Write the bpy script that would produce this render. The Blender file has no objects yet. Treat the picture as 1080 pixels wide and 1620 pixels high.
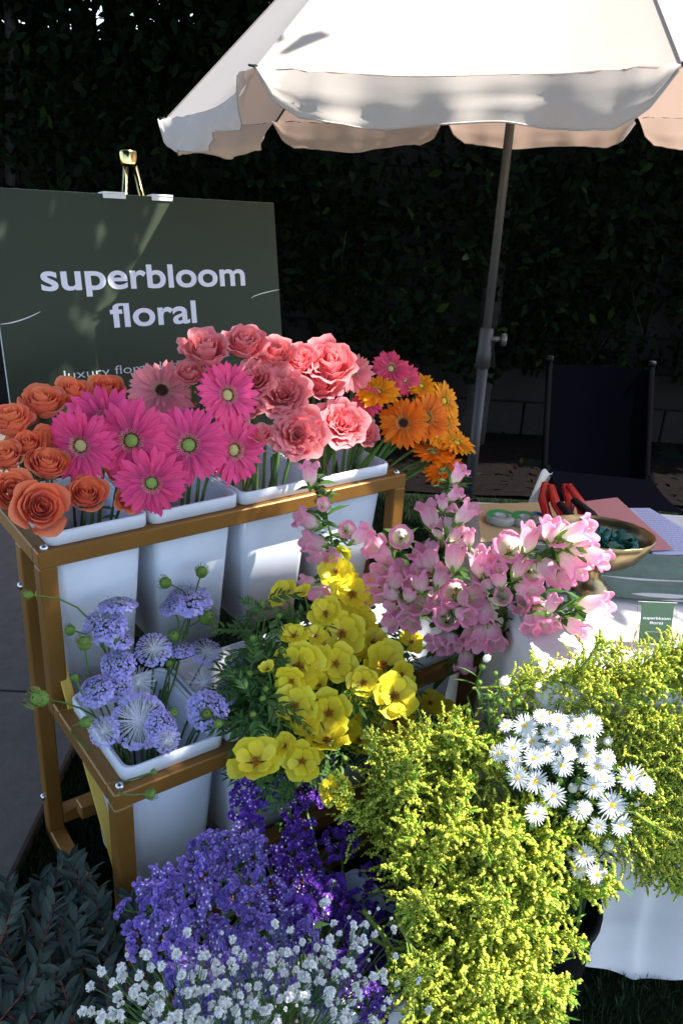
import bpy, math, random
import numpy as np
from mathutils import Vector, Matrix, Quaternion
from mathutils import noise as mn
R = math.radians; PI = math.pi
scene = bpy.context.scene
col = scene.collection
random.seed(7); rs = np.random.RandomState(7)

# ------------------------------------------------------------------ camera, sky, sun
cam = bpy.data.cameras.new('camera'); camo = bpy.data.objects.new('camera', cam); col.objects.link(camo)
cam.sensor_fit = 'VERTICAL'; cam.sensor_height = 36.0; cam.lens = 1356.51 / 1620 * 36.0
cam.clip_start = 0.02; cam.clip_end = 500
pitch, roll = 0.406767, 0.0575006
F = Vector((0, math.cos(pitch), -math.sin(pitch))); R0 = Vector((1, 0, 0)); U0 = R0.cross(F)
Rr = R0 * math.cos(roll) + U0 * math.sin(roll); Uu = -R0 * math.sin(roll) + U0 * math.cos(roll)
camo.matrix_world = Matrix(((Rr.x, Uu.x, -F.x, 0), (Rr.y, Uu.y, -F.y, 0), (Rr.z, Uu.z, -F.z, 1.5), (0, 0, 0, 1)))
scene.camera = camo
SUN_AZ, SUN_EL = R(3), R(57)          # azimuth counted from +X towards +Y
world = bpy.data.worlds.new('World'); scene.world = world; world.use_nodes = True
wn = world.node_tree; wn.nodes.clear()
sky = wn.nodes.new('ShaderNodeTexSky'); sky.sky_type = 'NISHITA'; sky.sun_disc = False
sky.sun_elevation = SUN_EL; sky.sun_rotation = PI / 2 - SUN_AZ
bg = wn.nodes.new('ShaderNodeBackground'); bg.inputs[1].default_value = 0.15
wo = wn.nodes.new('ShaderNodeOutputWorld')
wn.links.new(sky.outputs[0], bg.inputs[0]); wn.links.new(bg.outputs[0], wo.inputs[0])
sl = bpy.data.lights.new('sun', 'SUN'); sl.energy = 4.3; sl.angle = R(0.53); sl.color = (1, .955, .88)
so = bpy.data.objects.new('sun', sl); col.objects.link(so)
SD = Vector((math.cos(SUN_AZ) * math.cos(SUN_EL), math.sin(SUN_AZ) * math.cos(SUN_EL), math.sin(SUN_EL)))
so.rotation_euler = SD.to_track_quat('Z', 'Y').to_euler(); so.location = (3, 1, 6)
scene.view_settings.view_transform = 'Standard'; scene.view_settings.look = 'None'
scene.view_settings.exposure = 1.6; scene.view_settings.gamma = 1; scene.view_settings.use_curve_mapping = False

# ------------------------------------------------------------------ materials
def mat(name, c, rough=.6, spec=.4, metal=0., trans=0., tcol=None, vary=.0, noise=0., nscale=20., bump=0., bscale=60., attr=False,
        sheen=0., glass=0., coat=0., stripes=None):
    m = bpy.data.materials.new(name); m.use_nodes = True; nt = m.node_tree; N = nt.nodes; Lk = nt.links
    p = N['Principled BSDF']; out = N['Material Output']
    p.inputs['Roughness'].default_value = rough; p.inputs['Metallic'].default_value = metal
    p.inputs['Specular IOR Level'].default_value = spec
    if sheen: p.inputs['Sheen Weight'].default_value = sheen
    if glass: p.inputs['Transmission Weight'].default_value = glass
    if coat: p.inputs['Coat Weight'].default_value = coat
    rgb = N.new('ShaderNodeRGB'); rgb.outputs[0].default_value = (*c, 1); src = rgb.outputs[0]
    def mul(a, b, fac=1.):
        x = N.new('ShaderNodeMix'); x.data_type = 'RGBA'; x.blend_type = 'MULTIPLY'; x.inputs[0].default_value = fac
        Lk.new(a, x.inputs[6]); Lk.new(b, x.inputs[7]); return x.outputs[2]
    if attr:
        a = N.new('ShaderNodeAttribute'); a.attribute_name = 'Col'; src = mul(src, a.outputs[0])
    if noise:
        tc = N.new('ShaderNodeTexCoord'); nz = N.new('ShaderNodeTexNoise'); nz.inputs['Scale'].default_value = nscale; nz.inputs['Detail'].default_value = 6
        Lk.new(tc.outputs['Object'], nz.inputs['Vector'])
        mr = N.new('ShaderNodeMapRange'); mr.inputs[1].default_value = .3; mr.inputs[2].default_value = .7
        mr.inputs[3].default_value = 1 - noise; mr.inputs[4].default_value = 1 + noise * .6
        Lk.new(nz.outputs[0], mr.inputs[0]); src = mul(src, mr.outputs[0])
    if vary:
        oi = N.new('ShaderNodeObjectInfo'); hs = N.new('ShaderNodeHueSaturation')
        m1 = N.new('ShaderNodeMapRange'); m1.inputs[3].default_value = 1 - vary; m1.inputs[4].default_value = 1 + vary
        Lk.new(oi.outputs['Random'], m1.inputs[0]); Lk.new(m1.outputs[0], hs.inputs['Value'])
        wv = N.new('ShaderNodeMath'); wv.operation = 'FRACT'; mm = N.new('ShaderNodeMath'); mm.operation = 'MULTIPLY'; mm.inputs[1].default_value = 7.31
        Lk.new(oi.outputs['Random'], mm.inputs[0]); Lk.new(mm.outputs[0], wv.inputs[0])
        m2 = N.new('ShaderNodeMapRange'); m2.inputs[3].default_value = .5 - vary * .05; m2.inputs[4].default_value = .5 + vary * .05
        Lk.new(wv.outputs[0], m2.inputs[0]); Lk.new(m2.outputs[0], hs.inputs['Hue'])
        Lk.new(src, hs.inputs['Color']); src = hs.outputs[0]
    Lk.new(src, p.inputs['Base Color'])
    if bump:
        tc = N.new('ShaderNodeTexCoord'); nz = N.new('ShaderNodeTexNoise'); nz.inputs['Scale'].default_value = bscale; nz.inputs['Detail'].default_value = 5
        Lk.new(tc.outputs['Object'], nz.inputs['Vector'])
        b = N.new('ShaderNodeBump'); b.inputs['Strength'].default_value = bump; b.inputs['Distance'].default_value = .01
        Lk.new(nz.outputs[0], b.inputs['Height']); Lk.new(b.outputs[0], p.inputs['Normal'])
    if trans:
        t = N.new('ShaderNodeBsdfTranslucent'); mx = N.new('ShaderNodeMixShader'); mx.inputs[0].default_value = trans
        if tcol:
            rg = N.new('ShaderNodeRGB'); rg.outputs[0].default_value = (*tcol, 1); Lk.new(mul(src, rg.outputs[0]) if attr else rg.outputs[0], t.inputs[0])
        else: Lk.new(src, t.inputs[0])
        Lk.new(p.outputs[0], mx.inputs[1]); Lk.new(t.outputs[0], mx.inputs[2]); Lk.new(mx.outputs[0], out.inputs[0])
    return m
MT = dict(
    gold=mat('gold_paint', (.25, .115, .022), .42, .5, metal=.35, noise=.12, nscale=8, bump=.05, bscale=300),
    goldshine=mat('gold_hammered', (.60, .40, .08), .3, .5, metal=.9, bump=.25, bscale=500),
    brass=mat('brass', (.30, .22, .11), .3, .5, metal=.95, noise=.2, nscale=15),
    brasst=mat('brass_tube', (.75, .6, .25), .12, .5, metal=1.),
    white=mat('white_plastic', (.70, .73, .80), .45, .4, noise=.09, nscale=9, bump=.03, bscale=400, trans=.06),
    chrome=mat('zinc', (.55, .56, .58), .25, .5, metal=1.),
    board=mat('board_print', (.025, .036, .019), .55, .25, noise=.10, nscale=1.5),
    boardedge=mat('board_edge', (.6, .6, .58), .6),
    ink=mat('white_print', (.72, .70, .80), .5),
    inkthin=mat('pale_print', (.62, .62, .66), .5),
    fabric=mat('parasol_cloth', (.66, .59, .53), .85, .1, trans=.22, tcol=(.80, .56, .44), noise=.03, nscale=3, bump=.04, bscale=300),
    hem=mat('parasol_hem', (.62, .56, .50), .85, .1, trans=.1),
    polewhite=mat('pole_upper', (.12, .11, .10), .35, .5, metal=.3),
    pole=mat('pole_grey', (.045, .042, .042), .45, .4, metal=.2),
    cloth=mat('table_linen', (.74, .72, .70), .85, .1, trans=.10, noise=.03, nscale=5, bump=.1, bscale=14),
    runner=mat('sage_gauze', (.19, .25, .20), .9, .1, noise=.12, nscale=9, bump=.5, bscale=40, trans=.15),
    turf=mat('turf_base', (.005, .010, .004), .95, .1, noise=.5, nscale=40),
    blade=mat('turf_blade', (.014, .034, .008), .6, .3, attr=True, trans=.25),
    concrete=mat('concrete', (.13, .105, .085), .9, .2, noise=.16, nscale=22, bump=.15, bscale=150),
    soil=mat('soil', (.0035, .0018, .0015), .95, .1, noise=.5, nscale=30, bump=.8, bscale=30),
    block=mat('block', (.018, .016, .014), .9, .2, vary=.12, noise=.2, nscale=14, bump=.3, bscale=90),
    mortar=mat('mortar', (.03, .027, .025), .95, .1),
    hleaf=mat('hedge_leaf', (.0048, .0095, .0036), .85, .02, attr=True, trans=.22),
    bark=mat('bark', (.035, .030, .026), .9, .2, noise=.4, nscale=18, bump=.8, bscale=30),
    sling=mat('black_mesh', (.0015, .0015, .003), .95, .0, bump=.15, bscale=600),
    blackmetal=mat('black_metal', (.003, .003, .004), .95, .0),
    blackpl=mat('black_plastic', (.006, .006, .007), .6, .2),
    stem=mat('stem_green', (.085, .17, .035), .5, .4, vary=.2, trans=.12),
    darkstem=mat('stem_dark', (.045, .10, .03), .5, .4, vary=.2),
    leaf=mat('leaf_green', (.055, .13, .028), .5, .35, attr=True, vary=.15, trans=.3),
    calyx=mat('calyx_green', (.16, .28, .06), .55, .3, attr=True, vary=.15, trans=.25),
    rose=mat('rose_petal', (.97, .26, .11), .5, .22, attr=True, vary=.08, trans=.34, noise=.10, nscale=30, sheen=.15),
    garden=mat('garden_rose_petal', (.93, .24, .25), .55, .2, attr=True, vary=.08, trans=.38, noise=.10, nscale=40, sheen=.15),
    magenta=mat('magenta_petal', (.90, .080, .27), .5, .25, attr=True, vary=.10, trans=.32),
    lightpink=mat('light_pink_petal', (.95, .30, .34), .5, .25, attr=True, vary=.08, trans=.35),
    hotpink=mat('hot_pink_petal', (.80, .065, .16), .5, .25, attr=True, vary=.10, trans=.32),
    orange=mat('orange_petal', (.92, .20, .006), .5, .25, attr=True, vary=.10, trans=.38),
    golden=mat('golden_petal', (.95, .34, .008), .5, .25, attr=True, vary=.10, trans=.38),
    discgreen=mat('disc_green', (.30, .42, .10), .8, .2, attr=True),
    discpale=mat('disc_pale', (.60, .50, .20), .8, .2, attr=True),
    discdark=mat('disc_dark', (.055, .016, .014), .8, .2, attr=True),
    discyellow=mat('disc_yellow', (.80, .55, .05), .8, .2, attr=True),
    eye=mat('brown_eye', (.32, .11, .014), .7, .2, attr=True),
    yellow=mat('yellow_petal', (.94, .80, .05), .42, .3, attr=True, vary=.06, trans=.38, noise=.05, nscale=40, coat=.12),
    bell=mat('bell_petal', (.95, .50, .66), .5, .25, attr=True, vary=.10, trans=.58, noise=.08, nscale=50),
    cream=mat('cream_petal', (.80, .72, .48), .5, .3, attr=True, trans=.3),
    lace=mat('lace_floret', (.53, .47, .84), .6, .2, attr=True, vary=.06, trans=.25),
    ray=mat('lace_spoke', (.66, .64, .72), .6, .2, attr=True, trans=.2),
    straw=mat('straw_floret', (.55, .46, .38), .7, .2, attr=True, trans=.2),
    white_petal=mat('white_petal', (.84, .85, .84), .55, .25, attr=True, trans=.3),
    golden_rod=mat('goldenrod_floret', (.80, .80, .12), .6, .2, attr=True, vary=.10, trans=.4),
    rodgreen=mat('goldenrod_green', (.40, .50, .10), .6, .2, attr=True, vary=.12, trans=.4),
    stat_l=mat('lavender_floret', (.42, .30, .74), .6, .2, attr=True, vary=.12, trans=.25),
    stat_d=mat('violet_floret', (.24, .085, .54), .6, .2, attr=True, vary=.15, trans=.25),
    gyp=mat('gypsophila_petal', (.94, .92, .88), .6, .2, attr=True, trans=.25),
    euc=mat('eucalyptus_leaf', (.032, .052, .038), .55, .3, attr=True, vary=.22, trans=.12),
    redstem=mat('red_stem', (.16, .035, .025), .55, .3),
    kraft=mat('kraft_paper', (.52, .38, .20), .8, .2),
    pinkpaper=mat('pink_paper', (.55, .23, .22), .8, .2),
    printpaper=mat('lilac_paper', (.50, .51, .70), .8, .2),
    text=mat('grey_text', (.16, .16, .26), .8, .2),
    red=mat('red_grip', (.50, .012, .012), .35, .5), blue=mat('blue_grip', (.015, .07, .30), .35, .5),
    green=mat('green_card', (.03, .30, .09), .6, .3), cardgreen=mat('sage_card', (.075, .135, .085), .6, .3),
    steel=mat('steel', (.5, .5, .52), .3, .5, metal=1.), tape=mat('clear_tape', (.5, .55, .5), .15, .6, trans=.3),
    acrylic=mat('acrylic', (.95, .97, .96), .03, .5, glass=1.), teal=mat('teal_ribbon', (.006, .16, .12), .28, .6, trans=.2),
    water=mat('paper_white', (.78, .78, .76), .7, .2),
)

# ------------------------------------------------------------------ mesh helpers
class MB:
    def __init__(s): s.v = []; s.f = []; s.c = []; s.mi = []
    def add(s, vs, fs, c=(1, 1, 1), mi=0):
        b = len(s.v); s.v += [tuple(x) for x in vs]
        s.c += (list(c) if (len(c) and hasattr(c[0], '__len__')) else [c] * len(vs))
        s.f += [tuple(i + b for i in q) for q in fs]; s.mi += [mi] * len(fs)
    def grid(s, fn, nu, nv, cf=None, closeu=False, mi=0):
        vs = []; cs = []
        for j in range(nv + 1):
            for i in range(nu + (0 if closeu else 1)):
                a, b = i / nu, j / nv; vs.append(fn(a, b)); cs.append(cf(a, b) if cf else (1, 1, 1))
        w = nu + (0 if closeu else 1); fs = []
        for j in range(nv):
            for i in range(nu):
                i2 = (i + 1) % w; fs.append((j * w + i, j * w + i2, (j + 1) * w + i2, (j + 1) * w + i))
        s.add(vs, fs, cs, mi)
    def tube(s, pts, rad, n=6, c=(1, 1, 1), cap=True, mi=0):
        pts = [Vector(p) for p in pts]; k = len(pts)
        if not hasattr(rad, '__len__'): rad = [rad] * k
        up = Vector((0.13, .21, 1)).normalized(); vs = []
        for i, p in enumerate(pts):
            t = (pts[min(i + 1, k - 1)] - pts[max(i - 1, 0)])
            t = t.normalized() if t.length > 1e-9 else Vector((0, 0, 1))
            x = t.cross(up)
            if x.length < .05: x = t.cross(Vector((1, .3, 0)))
            x.normalize(); y = t.cross(x)
            for q in range(n):
                a = 2 * PI * q / n; vs.append(p + (x * math.cos(a) + y * math.sin(a)) * rad[i])
        fs = [(i * n + q, i * n + (q + 1) % n, (i + 1) * n + (q + 1) % n, (i + 1) * n + q) for i in range(k - 1) for q in range(n)]
        if cap: fs += [tuple(range(n - 1, -1, -1)), tuple(range((k - 1) * n, k * n))]
        s.add(vs, fs, c, mi)
    def box(s, cx, cy, cz, sx, sy, sz, M=None, c=(1, 1, 1), bev=0., mi=0):
        if bev <= 0:
            vs = [Vector((cx + a * sx / 2, cy + b * sy / 2, cz + d * sz / 2)) for a in (-1, 1) for b in (-1, 1) for d in (-1, 1)]
            fs = [(0, 1, 3, 2), (4, 6, 7, 5), (0, 4, 5, 1), (2, 3, 7, 6), (0, 2, 6, 4), (1, 5, 7, 3)]
        else:
            vs = []; h = (sx / 2, sy / 2, sz / 2); idx = {}
            for a in (-1, 1):
                for b in (-1, 1):
                    for d in (-1, 1):
                        for ax in range(3):
                            p = [a * (h[0] - bev), b * (h[1] - bev), d * (h[2] - bev)]; p[ax] = (a, b, d)[ax] * h[ax]
                            idx[(a, b, d, ax)] = len(vs); vs.append(Vector((cx + p[0], cy + p[1], cz + p[2])))
            fs = []
            for ax in range(3):
                o1, o2 = [i for i in range(3) if i != ax]
                for sg in (-1, 1):
                    q = []
                    for (m1, m2) in ((-1, -1), (1, -1), (1, 1), (-1, 1)):
                        k = [0, 0, 0]; k[ax] = sg; k[o1] = m1; k[o2] = m2; q.append(idx[(*k, ax)])
                    fs.append(tuple(q) if (sg > 0) != (ax == 1) else tuple(reversed(q)))
            for ax in range(3):
                o1, o2 = [i for i in range(3) if i != ax]
                for m1 in (-1, 1):
                    for m2 in (-1, 1):
                        k1 = [0, 0, 0]; k1[ax] = -1; k1[o1] = m1; k1[o2] = m2; k2 = list(k1); k2[ax] = 1
                        fs.append((idx[(*k1, o1)], idx[(*k2, o1)], idx[(*k2, o2)], idx[(*k1, o2)]))
            for a in (-1, 1):
                for b in (-1, 1):
                    for d in (-1, 1): fs.append((idx[(a, b, d, 0)], idx[(a, b, d, 1)], idx[(a, b, d, 2)]))
        if M: vs = [M @ v for v in vs]
        s.add(vs, fs, c, mi)
    def lathe(s, prof, n=16, c=(1, 1, 1), M=None, cap=False, mi=0):
        vs = []
        for r_, z in prof:
            for q in range(n):
                a = 2 * PI * q / n; v = Vector((r_ * math.cos(a), r_ * math.sin(a), z)); vs.append(M @ v if M else v)
        k = len(prof)
        fs = [(i * n + q, i * n + (q + 1) % n, (i + 1) * n + (q + 1) % n, (i + 1) * n + q) for i in range(k - 1) for q in range(n)]
        if cap: fs += [tuple(range(n - 1, -1, -1)), tuple(range((k - 1) * n, k * n))]
        s.add(vs, fs, c, mi)
    def octa(s, p, r_, c=(1, 1, 1), sz=1.):
        x, y, z = p
        s.add([(x + r_, y, z), (x, y + r_, z), (x - r_, y, z), (x, y - r_, z), (x, y, z + r_ * sz), (x, y, z - r_ * sz)],
              [(0, 1, 4), (1, 2, 4), (2, 3, 4), (3, 0, 4), (1, 0, 5), (2, 1, 5), (3, 2, 5), (0, 3, 5)], c)
    def leaf(s, p, d, n, L, W, c=(1, 1, 1), curl=.15, fold=.25):
        p = Vector(p); d = Vector(d).normalized(); n = Vector(n); x = d.cross(n)
        if x.length < 1e-4: x = d.orthogonal()
        x.normalize(); n = x.cross(d).normalized()
        def q(a, b): return p + d * (L * a) + x * (W * b) + n * (-curl * L * a * a + fold * W * abs(b))
        vs = [q(0, 0), q(.3, -.42), q(.3, 0), q(.3, .42), q(.65, -.4), q(.65, 0), q(.65, .4), q(1, 0)]
        s.add(vs, [(0, 2, 1), (0, 3, 2), (1, 2, 5, 4), (2, 3, 6, 5), (4, 5, 7), (5, 6, 7)], c)
    def mesh(s, name, m, smooth=True):
        me = bpy.data.meshes.new(name)
        me.from_pydata([tuple(v) for v in s.v], [], s.f)
        ms = m if isinstance(m, (list, tuple)) else [m]
        for k in ms: me.materials.append(MT[k] if isinstance(k, str) else k)
        if len(ms) > 1: me.polygons.foreach_set('material_index', s.mi)
        ca = me.color_attributes.new('Col', 'FLOAT_COLOR', 'POINT')
        a = np.ones((len(s.v), 4), np.float32); a[:, :3] = np.array(s.c, np.float32).reshape(-1, 3); ca.data.foreach_set('color', a.ravel())
        if smooth: me.polygons.foreach_set('use_smooth', [True] * len(me.polygons))
        me.update(); return me
    def obj(s, name, m, parent=None, smooth=True, loc=None): return put(name, s.mesh(name, m, smooth), parent)
def put(name, me, parent=None, M=None):
    """link a mesh; M is the world matrix wanted, the parent an unrotated Empty"""
    o = bpy.data.objects.new(name, me); col.objects.link(o)
    M = M.copy() if M is not None else Matrix.Identity(4)
    if parent is not None:
        o.parent = parent; W = Matrix.Translation(parent_world(parent)); o.matrix_local = W.inverted() @ M
    else: o.matrix_world = M
    return o
PW = {}
def parent_world(p):
    if p.name in PW: return PW[p.name]
    return Vector((0, 0, 0)) if p.parent is None and p.data is not None else Vector(p.location)
def child(name, me, par, M):
    """sub-part: M relative to the part"""
    o = bpy.data.objects.new(name, me); col.objects.link(o); o.parent = par; o.matrix_local = M; return o
def thing(name, label, cat, loc=(0, 0, 0), group=None):
    o = bpy.data.objects.new(name, None); col.objects.link(o); o.location = loc; o.empty_display_size = .02
    o['label'] = label; o['category'] = cat
    if group: o['group'] = group
    PW[o.name] = Vector(loc); return o
def tag(o, label=None, cat=None, group=None, kind=None):
    if label: o['label'] = label
    if cat: o['category'] = cat
    if group: o['group'] = group
    if kind: o['kind'] = kind
    return o
def frame(P, n, spin=0.):
    n = Vector(n).normalized(); q = n.to_track_quat('Z', 'Y'); return Matrix.Translation(Vector(P)) @ q.to_matrix().to_4x4() @ Matrix.Rotation(spin, 4, 'Z')
def bez(p0, p1, p2, p3, n=10):
    o = []
    for i in range(n + 1):
        t = i / n; o.append(p0 * (1 - t) ** 3 + p1 * 3 * t * (1 - t) ** 2 + p2 * 3 * t * t * (1 - t) + p3 * t ** 3)
    return o
def stempath(base, P, n, k=.35, nn=10):
    base = Vector(base); P = Vector(P); n = Vector(n).normalized(); L = (P - base).length
    return bez(base, base + Vector((0, 0, 1)) * L * .45, P - n * L * k * .6 - Vector((0, 0, .0)), P, nn)
def rnd(a, b): return random.uniform(a, b)
def sm(x): x = max(0, min(1, x)); return x * x * (3 - 2 * x)

# rack frame of reference (measured: origin = top tier's front left corner on the ground)
RA = .6486; RO = Vector((-.5472, 1.3907, 0)); RU = Vector((math.cos(RA), math.sin(RA), 0)); RV = Vector((-math.sin(RA), math.cos(RA), 0))
def RK(s, t, z): return RO + RU * s + RV * t + Vector((0, 0, z))
RM = Matrix(((RU.x, RV.x, 0, RO.x), (RU.y, RV.y, 0, RO.y), (0, 0, 1, 0), (0, 0, 0, 1)))
RL, Z1, D1, Z2, D2, Z3 = .875, .7824, .1142, .4559, .3116, .13
# measured positions in metres: point, facing, radius, foot of the stem, description
ROSES = [
    [[-0.6297, 1.5289, 0.9854], [0.097, -0.235, 0.967], 0.045, [-0.5721, 1.5726, 0.6], 'orange rosebud cup standing at the far left edge of the photo'],
    [[-0.5934, 1.6066, 0.9994], [0.094, -0.254, 0.963], 0.0469, [-0.585, 1.613, 0.6], 'tall upright orange rose beside the left edge of the green sign'],
    [[-0.6297, 1.6042, 0.9723], [0.223, -0.251, 0.942], 0.0335, [-0.6084, 1.6204, 0.6], 'half hidden orange rose between two taller orange roses at the left'],
    [[-0.5503, 1.6644, 1.005], [0.268, -0.262, 0.927], 0.0432, [-0.564, 1.654, 0.6], 'orange rose just below the left end of the small sign text'],
    [[-0.5025, 1.7257, 1.0003], [0.271, -0.428, 0.862], 0.0394, [-0.5606, 1.6566, 0.6], 'dark orange rose peeking out behind the magenta gerberas'],
    [[-0.5921, 1.5072, 0.9476], [0.095, -0.435, 0.895], 0.0378, [-0.548, 1.5407, 0.6], 'loosely open orange rose in the middle of the orange cluster'],
    [[-0.6167, 1.4635, 0.9379], [0.026, -0.405, 0.914], 0.037, [-0.5359, 1.5248, 0.6], 'orange rose cut by the left edge of the frame above the spiral ones'],
    [[-0.5469, 1.4788, 0.9206], [0.254, -0.303, 0.918], 0.0421, [-0.5238, 1.5088, 0.6], 'smooth orange rose left of the lowest magenta petals'],
    [[-0.5664, 1.5392, 0.9458], [0.423, -0.458, 0.782], 0.0337, [-0.5519, 1.5503, 0.6], 'small orange rose touching the leftmost magenta gerbera'],
    [[-0.5807, 1.3904, 0.9072], [0.401, -0.71, 0.578], 0.0423, [-0.5238, 1.5088, 0.6], 'orange rose showing its spiral at the left rail corner'],
    [[-0.5279, 1.3802, 0.8833], [0.449, -0.76, 0.47], 0.0513, [-0.5238, 1.5088, 0.6], 'largest orange rose with a full spiral hanging over the white bin corner'],
    [[-0.4757, 1.47, 0.8767], [0.266, -0.545, 0.795], 0.0424, [-0.5071, 1.5215, 0.6], 'orange rose alone above the front rim of the first white bin'],
    [[-0.4113, 1.5314, 0.8387], [0.431, -0.902, 0.014], 0.0295, [-0.476, 1.5451, 0.6], 'drooping orange rose under the lowest magenta gerbera'],
    [[-0.4394, 1.5728, 0.8871], [0.268, -0.629, 0.73], 0.0298, [-0.476, 1.5451, 0.6], 'orange rose tucked behind the magenta gerbera with green centre'],
]
GARDENS = [
    [[-0.2969, 1.7373, 1.0918], [0.07, -0.409, 0.91], 0.0544, [-0.3418, 1.7033, 0.6], 'pink garden rose at the top left of the pink group, against the green sign'],
    [[-0.2275, 1.8025, 1.096], [0.137, -0.522, 0.842], 0.0509, [-0.2206, 1.8077, 0.6], 'highest pink garden rose, in front of the green sign'],
    [[-0.1651, 1.8435, 1.07], [0.176, -0.47, 0.865], 0.0494, [-0.1834, 1.8296, 0.6], 'smooth cupped pink garden rose overlapping the right edge of the sign'],
    [[-0.3229, 1.6988, 1.0524], [-0.044, -0.52, 0.853], 0.0359, [-0.3364, 1.6885, 0.6], 'darker pink garden rose behind the light pink gerbera'],
    [[-0.1117, 1.8776, 1.0511], [0.108, -0.561, 0.821], 0.0449, [-0.1804, 1.8256, 0.6], 'pink garden rose behind the big open one at the top right'],
    [[-0.0448, 1.9095, 1.0388], [0.131, -0.605, 0.785], 0.0628, [-0.0405, 1.9128, 0.6], 'large open pink garden rose at the top right of the pink group'],
    [[-0.1986, 1.7804, 1.0282], [-0.008, -0.701, 0.713], 0.0457, [-0.1948, 1.7833, 0.6], 'pink garden rose squeezed in left of the wide layered one'],
    [[-0.1414, 1.7987, 0.9933], [0.056, -0.711, 0.701], 0.0628, [-0.1557, 1.7879, 0.6], 'wide layered pink garden rose in the centre of the pink group'],
    [[-0.0664, 1.8869, 0.9997], [0.261, -0.618, 0.742], 0.0569, [-0.0522, 1.8977, 0.6], 'pale pink garden rose crossed by a bare green stem'],
    [[-0.1046, 1.7575, 0.9187], [0.102, -0.887, 0.45], 0.0598, [-0.1536, 1.7895, 0.6], 'ruffled pink garden rose facing forward above the third white bin'],
    [[-0.0113, 1.8471, 0.9174], [0.184, -0.733, 0.655], 0.0625, [-0.0276, 1.885, 0.6], 'pink garden rose just above the rim of the fourth white bin'],
    [[0.0392, 1.9042, 0.884], [0.518, -0.615, 0.594], 0.0382, [0.0081, 1.912, 0.6], 'dark coral garden rose half behind its neighbour at the orange gerberas'],
    [[-0.1783, 1.708, 0.9291], [0.164, -0.347, 0.923], 0.0291, [-0.196, 1.7573, 0.6], 'small closed pink garden rosebud beside the magenta gerberas'],
    [[-0.2091, 1.7724, 0.9743], [-0.09, -0.683, 0.725], 0.0352, [-0.2012, 1.7785, 0.6], 'deep pink garden rose peeping out beside the magenta gerbera on the right'],
]
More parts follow.
